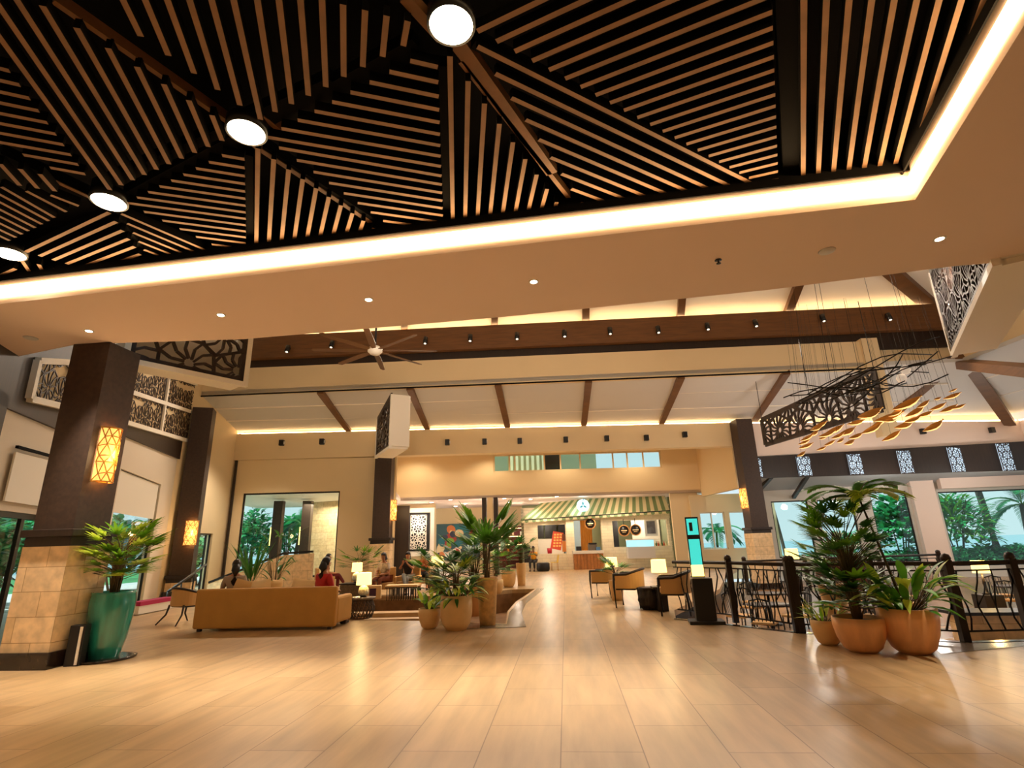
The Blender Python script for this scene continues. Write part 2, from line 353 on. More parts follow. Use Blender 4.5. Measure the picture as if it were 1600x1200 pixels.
slats(((347, 243), (382, 249)), ((197, 317), (384, 342)), 9)
slats(((225, 331), (384, 352)), ((354, 393), (384, 397)), 6)
slats(((403, 232), (400, 405)), ((600, 367), (595, 378)), 11)
slats(((34, 407), (64, 451)), ((111, 425), (117, 445)), 4)
slats(((-10, 435), (24, 420)), ((-10, 462), (40, 441)), 3)
mb = MB()
for (a, b, wd) in (((715, 62), (862, 266), .13), ((720, 90), (915, 338), .05), ((632, -10), (690, 55), .09), ((85, -5), (358, 186), .05), ((398, 222), (640, 383), .06), ((75, 272), (146, 305), .05), ((405, 172), (440, 200), .05)):
    p, q = PZ(*a, HS+.14), PZ(*b, HS+.14); mb.bar(p, q, wd, .1)
trim(mb, mat('timber ridge board', (128, 88, 52), .6, noise=.2, scale=4))
mb = MB()
for (a, b, wd) in (((1226, -60), (1236, 305), .16), ((690, 95), (697, 370), .12), ((388, 235), (392, 405), .1), ((150, 290), (520, 120), .1), ((200, 300), (650, 60), .1), ((600, 350), (410, 225), .1), ((170, 318), (250, 420), .1), ((0, 235), (180, 320), .1), ((740, 60), (1210, 310), .1)):
    p, q = PZ(*a, HS+.16), PZ(*b, HS+.16); mb.bar(p, q, wd, .12)
trim(mb, M_black)
mb = MB(); mb.slab(strip(L0-nA*.05, cC-nA*.05, nA, H+.32, 6.0), -nA*.02); mb.slab(strip(cC-side*.05, D1-side*.05, nC, H+.32, 6.0), -side*.02); trim(mb, M_black)

# ---------- upper hall roof, beams
ZB, ZW = 7.55, 6.83
sl = .147
mb = MB() # lower roof (from fascia down to the back wall)
pts = [at(BW, -12.5, ZB+.03), at(BW, 18.4, ZB+.1), at(WW, 25.6, ZW+.02), at(WW, -11.6, ZW+.02)]
mb.slab(pts, (0, 0, .15)); ap = at(BW, 18.4, ZB+.1); cr_ = at(WW, 25.6, ZW+.02)
mb.slab([ap, Vector((ap.x+2.5, 4, ZB+.1)), Vector((cr_.x+6, 4, ZW)), cr_], (0, 0, .15)); struct('ceiling_lower_roof', mb, M_grey)
mb = MB()
for k in (.33, .66):
    a = at(BW, -12, ZB).lerp(at(WW, -11, ZW), k); b = at(BW, 17.6, ZB+.06).lerp(at(WW, 23, ZW), k); mb.bar(a, b, .04, .05)
for k in (.3, .62):
    a = Vector((ap.x+2, 6, ZB)).lerp(Vector((cr_.x+5, 6, ZW)), k); mb.bar(ap.lerp(cr_, k), a, .05, .05)
trim(mb, M_white)
mb = MB()
raft = [((500, 617), (545, 672)), ((640, 612), (668, 668)), ((778, 604), (793, 665)), ((920, 598), (912, 662)), ((1065, 594), (1033, 658)), ((1230, 587), (1178, 653))]
for a, b in raft:
    p = PP(BW, *a); q = PP(WW, *b); p.z = ZB-.02; q.z = ZW+.0; mb.bar(p+Vector((0, 0, .0)), q+Vector((0, 0, .0)), .26, .2)
for a, b in (((1505, 556), (1578, 662)), ((1500, 556), (1385, 655))):
    p = PP(BW, *a); q = PP(WW, *b); mb.bar(p, q, .42, .25)
mb.bar(ap+Vector((0, 0, -.1)), PP(BW, 1650, 583, -6), .5, .3)
trim(mb, M_beam)
mb = MB() # cream fascia
mb.slab([at(BW, -12.5, ZB), at(BW, 15.0, ZB), at(BW, 15.0, 8.65), at(BW, -12.5, 8.65)], BW[2]*.3)
mb.slab([at(BW, 15.0, 7.75, .5), at(BW, 18.4, 7.75, .5), at(BW, 18.4, 8.45, .5), at(BW, 15.0, 8.45, .5)], BW[2]*.3)
q = PP(BW, 1640, 520, -5.5); q.z = 7.7
a = at(BW, 18.4, 7.75, .5); mb.slab([a, Vector((a.x+3.2, 6, 7.75)), Vector((a.x+3.2, 6, 8.7)), Vector((a.x, a.y, 8.7))], (.3, 0, 0))
trim(mb, M_cream)
mb = MB(); mb.bar(at(BW, -12.5, ZB-.02, -.01), at(BW, 15, ZB-.02, -.01), .05, .05); mb.bar(at(BW, 15.3, 7.72, .5), at(BW, 18.4, 7.72, .5), .05, .05); mb.bar((a.x-.02, a.y, 7.72), (a.x+3.18, 6, 7.72), .06, .06); trim(mb, M_black)
mb = MB(); mb.slab([at(BW, 14.75, 4.9, -.15), at(BW, 15.35, 4.9, -.15), at(BW, 15.35, 8.72, -.15), at(BW, 14.75, 8.72, -.15)], BW[2]*.4); trim(mb, M_cream)
mb = MB() # dark timber beam with the recess under it
mb.slab([at(BW, -12.5, 9.0, -.15), at(BW, 18.3, 9.0, -.15), at(BW, 18.3, 10.02, -.15), at(BW, -12.5, 9.95, -.15)], BW[2]*.25); trim(mb, M_beam)
mb = MB(); mb.slab([at(BW, -12.5, 8.5, .35), at(BW, 18.3, 8.4, .35), at(BW, 18.3, 9.4, .35), at(BW, -12.5, 9.4, .35)], BW[2]*.1); trim(mb, M_dkwood)  # dark board colour stands in for the shadow in the recess
# upper roof
ZU = 10.25
a0, a1 = at(BW, -14, ZU, .5), at(BW, 18.6, ZU, .5)
b0, b1 = Vector((-14, 6.5, ZU+.16*13.5)), Vector((14.2, 6.5, ZU+.3*13.5))
mb = MB(); mb.slab([a0, a1, Vector((13.2, 6.5, ZU+2.3)), b0], (0, 0, .12)); mb.slab([a1, Vector((22, 6.5, ZU)), Vector((22, 6.5, ZU+.1)), Vector((13.2, 6.5, ZU+2.3))], (0, 0, .12)); struct('ceiling_upper_roof', mb, M_white)
def onroof(u, v): # sight line onto the upper roof slope
    n_ = (a1-a0).cross(b0-a0); d = ray(u, v); return CAM+d*((a0-CAM).dot(n_)/d.dot(n_))
mb = MB()
for a, b, wd in (((1247, 440), (1228, 490), .3), ((1065, 460), (1062, 497), .28), ((915, 475), (915, 506), .28), ((773, 488), (772, 516), .26), ((632, 500), (632, 520), .26), ((1385, 415), (1472, 490), .5)):
    p, q = onroof(*a), onroof(*b); mb.bar(p+(p-q)*.5-Vector((0, 0, .1)), q-Vector((0, 0, .1)), wd, .25)
trim(mb, M_beam)
mb = MB(); mb.slab([at(BW, -12, 10.0, .08), at(BW, 18.2, 10.07, .08), at(BW, 18.2, 10.11, .08), at(BW, -12, 10.04, .08)], BW[2]*.03); trim(mb, M_led)
mb = MB(); mb.slab([at(BW, -13, 10.0, .5), at(BW, 19, 10.0, .5), at(BW, 19, 10.4, .5), at(BW, -13, 10.4, .5)], BW[2]*.1); trim(mb, M_ledsoft)
mb = MB(); mb.slab([farl+Vector((0, -.0, .5)), Vector((16, 6.6, H+.5)), Vector((16, 6.6, 13)), Vector((farl.x, 7.0, 13))], (0, -.15, 0)); trim(mb, M_cream)

# ---------- back wall WW
s_col2 = (-4.75, -3.9)
wallgrid('wall_back', WW, -11.3, -3.9, 0, 5.5, [(-10.74, -6.4, .35, 4.01)], M_cream)
mb = MB(); mb.slab([at(WW, -11.5, 5.5, -.12), at(WW, 12.4, 5.6, -.12), at(WW, 12.4, 6.72, -.12), at(WW, -11.5, 6.72, -.12)], WW[2]*.5); struct('wall_fascia', mb, M_cream)
mb = MB(); mb.slab([at(WW, 12.4, 5.1, 0), at(WW, 25.9, 5.45, 0), at(WW, 25.9, 6.5, 0), at(WW, 12.4, 6.7, 0)], WW[2]*.3)
e = at(WW, 25.9, 0); mb.slab([(e.x, e.y, 5.45), (e.x+6, 4, 5.45), (e.x+6, 4, 6.5), (e.x, e.y, 6.5)], (.3, 0, 0)); struct('wall_fascia_restaurant', mb, M_soffit)
mb = MB()
mb.slab([at(WW, -11.4, 6.73, .02), at(WW, 12.3, 6.73, .02), at(WW, 12.3, 6.79, .02), at(WW, -11.4, 6.79, .02)], WW[2]*.03)
mb.slab([at(WW, 12.7, 6.66, .02), at(WW, 25.8, 6.5, .02), at(WW, 25.8, 6.56, .02), at(WW, 12.7, 6.73, .02)], WW[2]*.03)
mb.slab([(e.x, e.y, 6.5), (e.x+6, 4, 6.5), (e.x+6, 4, 6.56), (e.x, e.y, 6.56)], (.03, 0, 0)); trim(mb, M_led)
mb = MB(); mb.slab([at(WW, -11.5, 6.6, .42), at(WW, 26.2, 6.5, .42), at(WW, 26.2, 7.0, .42), at(WW, -11.5, 7.0, .42)], WW[2]*.05); trim(mb, M_cream)
# window to the covered patio
window(WW, -10.74, -6.4, .35, 4.01, fw=.07)
# patio beyond: ceiling, posts, limestone wall
mb = MB(); mb.slab([at(WW, -14, 4.15, .4), at(WW, -5.0, 4.15, .4), at(WW, -5.0, 4.0, 9), at(WW, -14, 4.0, 9)], (0, 0, .15)); struct('ceiling_patio', mb, M_white)
mb = MB(); p0, p1 = PP(WW, 545, 850, 5.5), PP(WW, 470, 850, 6.5); p0.z = p1.z = 0; mb.slab([(p0.x, p0.y, 0), (p1.x, p1.y, 0), (p1.x, p1.y, 4.1), (p0.x, p0.y, 4.1)], (.3, .1, 0)); struct('wall_patio', mb, M_lime)
for k, (s_, o_) in enumerate(((-10.75, 4.2), (-9.4, 4.6))):
    p = at(WW, s_, 0, o_)
    t = thing('patio_post', ('dark square patio post seen through the picture window, left of two', 'dark square patio post seen through the picture window, right of two')[k], 'post', (p.x, p.y, 0), RD(10), group='patio posts')
    MB().box((0, 0, 1.99), (.45, .45, 3.98)).build('post_shaft', M_shaft, t); MB().box((-.26, -.05, 2.2), (.1, .16, .9)).build('post_lamp', M_shade, t)
# recess wall with the strip window
wallgrid('wall_recess', RW, -9.3, 7.6, 3.93, 7.0, [(-3.8, 5.6, 5.32, 6.3)], M_cream2, th=.25)
mb = MB(); q0, q1 = at(RW, 7.6, 0), at(WW, 12.0, 0, .5); mb.slab([(q0.x, q0.y, 3.7), (q1.x, q1.y, 3.7), (q1.x, q1.y, 6.6), (q0.x, q0.y, 6.6)], (.2, .1, 0))
q2 = at(WW, -4.0, 0, .3); q3 = at(RW, -9.3, 0); mb.slab([(q2.x, q2.y, 3.9), (q3.x, q3.y, 3.9), (q3.x, q3.y, 7), (q2.x, q2.y, 7)], (-.2, .1, 0)); struct('wall_recess_side', mb, M_cream2)
mb = MB(); mb.slab([at(WW, -5, 6.6, .5), at(WW, 12.5, 6.6, .5), at(RW, 9, 6.6, 0), at(RW, -9.3, 6.6, 0)], (0, 0, .15)); struct('ceiling_recess', mb, M_cream)
window(RW, -3.8, 5.6, 5.32, 6.3, mull=(-2.9, -2.6, -.95, -.05, 1.05, 2.9, 3.7, 4.6), m=M_cream2, fw=.08)
mb = MB() # corridor behind strip window
mb.slab([at(RW, -4, 5.1, 1.6), at(RW, 2.2, 5.1, 1.6), at(RW, 2.2, 6.6, 1.6), at(RW, -4, 6.6, 1.6)], RW[2]*.1); struct('wall_gallery', mb, mat('green grey wall', (150, 160, 130), .8))
mb = MB()
for i in range(14): x = -3.0+i*.15; mb.slab([at(RW, x, 5.3, .6+.05*(i % 2)), at(RW, x+.15, 5.3, .6+.05*((i+1) % 2)), at(RW, x+.15, 6.3, .6+.05*((i+1) % 2)), at(RW, x, 6.3, .6+.05*(i % 2))], RW[2]*.02)
tag(mb.build('curtain', mat('pale curtain', (225, 220, 180), .9)), 'pale gathered curtain behind the strip window above the awning', 'curtain')
mb = MB(); mb.slab([at(RW, -.95, 5.3, .5), at(RW, -.05, 5.3, .5), at(RW, -.05, 6.3, .5), at(RW, -.95, 6.3, .5)], RW[2]*.05); trim(mb, M_blackm)
# low ceiling under the recess wall, passage walls
mb = MB(); mb.slab([at(RW, -9.6, 3.93), at(RW, 8, 3.93), at(RW, 8, 3.93, 11), at(RW, -9.6, 3.93, 11)], (0, 0, .15)); mb.slab([at(WW, -4.2, 3.9, .3), at(WW, -4.0, 3.9, .3), at(RW, -8.9, 3.9, 0), at(RW, -9.6, 3.9, 0)], (0, 0, .15)); struct('ceiling_passage', mb, M_soffit)
mb = MB(); mb.slab([at(RW, -12, 0, 7.5), at(RW, -1.5, 0, 7.5), at(RW, -1.5, 4, 7.5), at(RW, -12, 4, 7.5)], RW[2]*.2)
mb.slab([at(RW, 5.9, 0, .15), at(RW, 7.4, 0, .15), at(RW, 7.4, 4, .15), at(RW, 5.9, 4, .15)], RW[2]*.2); struct('wall_passage', mb, M_cream2)
mb = MB(); q4 = at(SW, -10.4, 0, 0); q5 = at(SW, -7.6, 0, -.1); mb.slab([q4, q5, q5+Vector((0, 0, 3.9)), q4+Vector((0, 0, 3.9))], SW[2]*.2); struct('wall_picture', mb, M_cream)
# wall right of the shop with the blue windows
wallgrid('wall_side_right', RW, 6.9, 11.5, -.6, 3.8, [(7.35, 8.7, .9, 2.85), (8.95, 10.6, .9, 2.85)], M_cream)
window(RW, 7.35, 8.7, .9, 2.85, m=M_white, mull=(8.0,)); window(RW, 8.95, 10.6, .9, 2.85, m=M_white, mull=(9.8,))

# ---------- left wall LW
LH = [(-9.6, -7.55, 0, 2.3), (-4.15, -.25, 0, 3.75)]
wallgrid('wall_left', LW, -18, 1.3, 0, 4.95, LH, mat('pale left wall', (222, 208, 188), .85))
mb = MB() # dark timber band carrying the lattices
mb.slab([at(LW, -18, 3.9, -.06), at(LW, -7.4, 4.0, -.06), at(LW, -7.4, 8.0, -.06), at(LW, -18, 8.0, -.06)], LW[2]*.3)
mb.slab([at(LW, -7.4, 4.45, -.06), at(LW, 1.4, 4.85, -.06), at(LW, 1.4, 9, -.06), at(LW, -7.4, 9, -.06)], LW[2]*.3)
mb.slab([at(LW, -10.6, 0, -.06), at(LW, -10.15, 0, -.06), at(LW, -10.15, 4.2, -.06), at(LW, -10.6, 4.2, -.06)], LW[2]*.1)
trim(mb, M_dkwood)
c0 = at(LW, 1.3, 0); c1 = at(WW, -11.3, 0); L2 = (Vector((c0.x, c0.y, 0)), (c1-c0).normalized(), None); L2 = (L2[0], L2[1], Vector((-L2[1].y, L2[1].x, 0)))
len2 = (c1-c0).length
a_, b_ = PP(L2, 291, 832), PP(L2, 333, 832); sa = (a_-L2[0]).dot(L2[1]); sb = (b_-L2[0]).dot(L2[1]); zt = a_.z
wallgrid('wall_left_far', L2, 0, len2, -.2, 8.2, [(sa, sb, .0, zt)], M_cream)
window(L2, sa, sb, 0, zt, mull=(sb-.35,))
mb = MB(); mb.slab([at(L2, len2-.1, 0, -.06), at(L2, len2, 0, -.06), at(L2, len2, 6.75, -.06), at(L2, len2-.1, 6.75, -.06)], -L2[2]*.1); trim(mb, M_dkwood)
window(LW, -4.15, -.25, 0, 3.75, blind=1.15)
# sliding glass door at the far left
door = MB()
for s_ in (-9.6, -8.55, -7.6): door.slab([at(LW, s_-.04, 0, .05), at(LW, s_+.08, 0, .05), at(LW, s_+.08, 2.3, .05), at(LW, s_-.04, 2.3, .05)], LW[2]*.07)
door.slab([at(LW, -9.6, 2.2, .03), at(LW, -7.5, 2.2, .03), at(LW, -7.5, 2.38, .03), at(LW, -9.6, 2.38, .03)], LW[2]*.1)
d1 = struct('door_1', door, M_blackm); g = MB(); g.slab([at(LW, -9.55, .02, .08), at(LW, -7.6, .02, .08), at(LW, -7.6, 2.2, .08), at(LW, -9.55, 2.2, .08)], LW[2]*.01); g.build('door_glass', M_glass, d1)
g = MB(); g.slab([at(LW, -9.6, 2.45, -.08), at(LW, -7.9, 2.45, -.08), at(LW, -7.9, 3.35, -.08), at(LW, -9.6, 3.3, -.08)], LW[2]*.03)
tag(g.build('roller_blind', M_white), 'white roller blind above the sliding door left of the big column', 'blind')
mb = MB(); mb.slab([at(LW, -9.6, 3.37, -.1), at(LW, -7.9, 3.42, -.1), at(LW, -7.9, 3.47, -.1), at(LW, -9.6, 3.42, -.1)], LW[2]*.05); trim(mb, M_black)
g = MB(); g.slab([at(LW, -7.9, .0, -.12), at(LW, -7.45, .0, -.12), at(LW, -7.45, 2.4, -.12), at(LW, -7.9, 2.4, -.12)], LW[2]*.05)
g.build('curtain', mat('cream curtain', (225, 210, 170), .9)); tag(bpy.context.scene.objects[-1] if False else bpy.data.objects['curtain.001'], 'cream curtain panel beside the sliding door behind the big column', 'curtain')
# ---------- restaurant shell
wallgrid('wall_restaurant', QW, -5.3, 12, -.7, 4.6, [(-4.42, -2.65, .45, 3.22), (-2.2, -.5, .35, 3.2), (.33, 2.03, .15, 3.5), (3.45, 8.4, -.1, 3.38)], mat('restaurant wall', (205, 200, 190), .8))
for a in ((-4.42, -2.65, .45, 3.22), (-2.2, -.5, .35, 3.2), (.33, 2.03, .15, 3.5), (3.45, 8.4, -.1, 3.38)): window(QW, *a, fw=.06)
mb = MB()
mb.slab([at(QW, 2.15, -.6, -.3), at(QW, 3.2, -.6, -.3), at(QW, 3.2, 4.1, -.3), at(QW, 2.15, 4.1, -.3)], QW[2]*.3)
mb.slab([at(QW, 3.4, 3.5, -.5), at(QW, 9.5, 3.5, -.5), at(QW, 9.5, 4.0, -.5), at(QW, 3.4, 4.0, -.5)], QW[2]*.3)
trim(mb, M_soffit)
mb = MB(); mb.slab([at(WW, 12.3, 4.15, .2), at(WW, 27, 4.15, .2), at(QW, 12, 3.95), at(QW, -5.3, 3.75)], (0, 0, .1)); struct('ceiling_restaurant', mb, mat('blue grey ceiling', (170, 176, 180), .8))
mb = MB()
for a, b in (((1205, 745), (1178, 775)), ((1262, 743), (1240, 777))): mb.bar(PP(WW, *a, .2), PP(QW, *b, -.1), .16, .16)
trim(mb, M_dkwood)
# frieze with pierced light panels
fz = [at(WW, 12.5, 4.08, -.1), at(WW, 26.2, 4.14, -.1), at(WW, 26.2, 5.5, -.1), at(WW, 12.5, 5.06, -.1)]
mb = MB(); mb.slab(fz, WW[2]*.1); trim(mb, M_dkwood)
# black enclosure added to shut sky leaks out of the hall; behind-camera shell
mb = MB(); mb.box((8, 14, 13.4), (48, 18, .2)); struct('ceiling_blackout', mb, M_black)
mb = MB(); mb.slab([(31.5, 3.5, 6.4), (31.5, 30, 6.4), (31.5, 30, 13.4), (31.5, 3.5, 13.4)], (.2, 0, 0)); mb.slab([(-16, 5, 8.2), (-16, 23, 8.2), (-16, 23, 13.4), (-16, 5, 13.4)], (-.2, 0, 0)); mb.slab([(-16, 22.9, 8.2), (31.5, 22.9, 8.2), (31.5, 22.9, 13.4), (-16, 22.9, 13.4)], (0, .2, 0)); mb.slab([(16, 4, 5.4), (31.5, 4, 5.4), (31.5, 4, 13.4), (16, 4, 13.4)], (0, -.2, 0)); struct('wall_blackout', mb, M_black)
mb = MB(); mb.box((1, -7.1, 4), (50, .2, 10)); struct('wall_rear', mb, M_cream)
mb = MB(); mb.box((26.1, 0, 4), (.2, 14, 10)); struct('wall_right', mb, M_cream)
mb = MB(); mb.box((-20.5, -4, 4), (.2, 7, 10)); struct('wall_left_rear', mb, M_cream)
mb = MB(); mb.prism([(-14, -7), (-26, -7), (-26, 9), (-14, 8.5)], H, H+.1); mb.prism([(-14, -7), (16, -7), (16, -5.5), (-14, -5.5)], H, H+.1); mb.prism([(16, -7), (27, -7), (27, 7), (16, 7)], H, H+.1); struct('ceiling_rear', mb, M_soffit)
# ================================================================== OBJECTS
# ---------- pierced lattice work (radiating shell pattern) on any four-cornered panel
def lattice(mb, P, W, Hh, cell, bw, th, seed=1, spokes=11, frame=.06, mi=0):
    r_ = random.Random(seed); nrm = (P(1, 0)-P(0, 0)).cross(P(0, 1)-P(0, 0)).normalized()
    def pt(x, y): x = min(max(x, 0), W); y = min(max(y, 0), Hh); return P(x/W, y/Hh)
    def ins(x, y): return -1e-6 <= x <= W+1e-6 and -1e-6 <= y <= Hh+1e-6
    for a, b in (((0, 0), (W, 0)), ((W, 0), (W, Hh)), ((W, Hh), (0, Hh)), ((0, Hh), (0, 0))): mb.bar(pt(*a), pt(*b), th, frame*2, up=nrm, mi=mi) if False else mb.bar(pt(*a), pt(*b), frame, th, up=nrm, mi=mi)
    cs = []; ny = max(1, round(Hh/cell)); nx = max(1, round(W/cell))
    for j in range(ny+1):
        for i in range(nx+1): cs.append(((i+(.5 if j % 2 else 0)+r_.uniform(-.15, .15))*W/nx, (j+r_.uniform(-.15, .15)+.3)*Hh/ny))
    for c in cs:
        others = [o for o in cs if o is not c]; a0 = r_.uniform(0, 6); pr = None
        for k in range(spokes+1):
            a = a0+2*pi*k/spokes; dx, dy = cos(a), sin(a); L = cell*.72
            for o in others:
                ex, ey = o[0]-c[0], o[1]-c[1]; dd = ex*dx+ey*dy
                if dd > 0: L = min(L, (ex*ex+ey*ey)/2/dd)
            e = (c[0]+dx*L, c[1]+dy*L); st = (c[0]+dx*cell*.1, c[1]+dy*cell*.1)
            if k < spokes:
                mid = ((st[0]+e[0])/2-dy*cell*.06, (st[1]+e[1])/2+dx*cell*.06)
                for u, v in ((st, mid), (mid, e)):
                    if ins(*u) or ins(*v): mb.bar(pt(*u), pt(*v), bw, th, up=nrm, mi=mi)
            if pr and (ins(*pr) or ins(*e)): mb.bar(pt(*pr), pt(*e), bw*1.1, th, up=nrm, mi=mi)
            pr = e
def bil(p00, p10, p01, p11):
    return lambda a, b: (p00*(1-a)+p10*a)*(1-b)+(p01*(1-a)+p11*a)*b
M_lat = mat('dark lattice', (46, 28, 18), .5)
# left-wall lattice screens
def wall_lattice(label, corners, nx, ny, seed):
    P = [PP(LW, *c, .10) for c in corners]  # bl, br, tl, tr
    f = bil(*P); W = (P[1]-P[0]).length; Hh = (P[2]-P[0]).length; nrm = -LW[2]
    t = thing('lattice_screen', label, 'wall screen', P[0], group='lattice screens on the left wall')
    def build(mb, name, m): o = mb.build(name, m, None, loc=P[0]); o.parent = t; o.location = (0, 0, 0); return o
    mb = MB(); 
    for i in range(nx+1): mb.bar(f(i/nx, 0)+nrm*.2, f(i/nx, 1)+nrm*.2, .12, .12, up=nrm)
    for j in range(ny+1): mb.bar(f(0, j/ny)+nrm*.2, f(1, j/ny)+nrm*.2, .12, .12, up=nrm)
    build(mb, 'frame', M_white)
    mb = MB(); mb.slab([P[0]+nrm*.17, P[1]+nrm*.17, P[3]+nrm*.17, P[2]+nrm*.17], nrm*-.01); build(mb, 'backing', M_cream)
    for i in range(nx):
        for j in range(ny):
            g = lambda a, b: f((i+.04+a*.92)/nx, (j+.04+b*.92)/ny)+nrm*.21
            mb = MB(); lattice(mb, g, W/nx, Hh/ny, Hh/ny*.7, .022, .02, seed+i*3+j, spokes=11, frame=.07); build(mb, 'pierced_panel', M_lat)
wall_lattice('white framed lattice screen with shell cutouts left of the big dark column', [(24, 622), (135, 648), (38, 562), (150, 568)], 1, 1, 3)
wall_lattice('white framed lattice screen of several panes right of the big dark column', [(160, 653), (289, 690), (180, 560), (300, 601)], 2, 2, 9)
# hanging lattice boxes
def hang_box(label, bl, br, tl, tr, th, cell, seed, bw=.1, spokes=11, white=True):
    n_ = (br-bl).cross(tl-bl).normalized()
    if n_.dot(CAM-bl) < 0: n_ = -n_
    t = thing('hanging_screen', label, 'hanging screen', bl, group='hanging lattice screens')
    def build(mb, name, m): o = mb.build(name, m, None, loc=bl); o.parent = t; o.location = (0, 0, 0); return o
    f = bil(bl, br, tl, tr); W = (br-bl).length; Hh = ((tl-bl).length+(tr-br).length)/2
    mb = MB(); lattice(mb, lambda a, b: f(a, b)+n_*.02, W, Hh, cell, bw, .06, seed, spokes=spokes, frame=.16); build(mb, 'pierced_panel', M_lat)
    if white:
        mb = MB(); B = n_*-th
        mb.slab([bl+n_*.06, br+n_*.06, br+B, bl+B], (0, 0, -.08)); mb.slab([bl, bl+B, tl+B, tl], (bl-br).normalized()*.08); mb.slab([br, br+B, tr+B, tr], (br-bl).normalized()*.08)
        mb.slab([bl+B, br+B, tr+B, tl+B], n_*-.05); up_ = Vector((0, 0, 1)); ex = (br-bl).normalized()
        mb.slab([br+n_*.07, br+ex*.1+n_*.07, tr+ex*.1+n_*.07, tr+n_*.07], n_*-.1); mb.slab([bl+n_*.07, bl-ex*.1+n_*.07, tl-ex*.1+n_*.07, tl+n_*.07], n_*-.1); mb.slab([bl+n_*.07-up_*.1-ex*.1, br+n_*.07-up_*.1+ex*.1, br+n_*.07+ex*.1-up_*.0, bl+n_*.07-ex*.1-up_*.0], n_*-.1); build(mb, 'box_frame', M_white)
    if not white:
        mb = MB()
        for q in (tl, tr, (tl+tr)/2): mb = MB(); mb.tube([q, Vector((q.x, q.y, 7.5+max(0, (20-q.y))*.05+.6))], .012, 4); build(mb, 'suspension_wire', M_blackm)
    return t
b1l, b1r = PZ(200, 560, 4.9), PZ(378, 597, 4.9)
hang_box('white edged hanging screen with large shell lattice just right of the big column top', b1l, b1r, b1l+Vector((0, 0, 1.5)), b1r+Vector((0, 0, 1.5)), .5, .95, 4, bw=.045)
fr_, nr_ = PZ(589, 712, 4.9), PZ(610, 697, 4.9)
zt1 = PY(610, 617, nr_.y).z; zt2 = PY(591, 655, fr_.y).z
hang_box('narrow hanging screen seen nearly end-on above the central brown column', fr_, nr_, Vector((fr_.x, fr_.y, zt2)), Vector((nr_.x, nr_.y, zt1)), .62, .9, 5, bw=.05)
l3, r3 = PZ(1197, 695, 4.9), PZ(1380, 640, 4.9)
hang_box('dark open lattice screen hanging behind the leaf-shaped pendants', l3, r3, Vector((l3.x, l3.y, PY(1190, 656, l3.y).z)), Vector((r3.x, r3.y, PY(1370, 577, r3.y).z)), .1, 1.15, 8, bw=.06, white=False, spokes=15)
l4 = PZ(1492, 549, 4.9); r4 = PZ(1556, 408, 4.9)
hang_box('tall hanging lattice screen with broad white underside at the right soffit corner', l4, r4, l4+Vector((0, 0, 1.75)), r4+Vector((0, 0, 1.75)), .62, .7, 12, bw=.03, spokes=16)
# ---------- columns
def column(label, loc, rz, zst, ztop, w=.76, base=0.0, plinth=True):
    t = thing('column', label, 'column', (loc[0], loc[1], base), rz)
    b = base
    if plinth: MB().box((0, 0, .11), (w*1.13, w*1.13, .22)).build('plinth', M_marble, t)
    MB().box((0, 0, (.22+zst-b)/2), (w, w, zst-b-.22)).build('stone_base', M_lime, t)
    MB().box((0, 0, zst-b+.07), (w*.99, w*.99, .14)).box((0, 0, zst-b+.19), (w*1.12, w*1.12, .11)).build('collar', M_dkwood, t, bevel=.01)
    MB().box((0, 0, (zst-b+.24+ztop-b)/2), (w*.87, w*.87, ztop-zst-.24)).build('shaft', M_shaft, t)
    return t
column('large dark brown column on a limestone base beside the tall green pot', (-7.68, 7.98), 0, 1.65, 4.895)
p = at(WW, -4.3, 0, -.55); column('dark brown column in mid hall under the end-on hanging screen', p, RD(6.5), 1.65, 5.48, .84)
p = at(WW, 12.1, 0, -.6); column('dark brown column on pale stone behind the railing, right of the awning', p, RD(6.5), 1.65, 6.7, .84, base=-.6)
pil = at(LW, 1.9, 0, -.55); column('dark brown column against the left wall, behind the sofa armchair', pil, RD(24), .5, 6.9, .8)
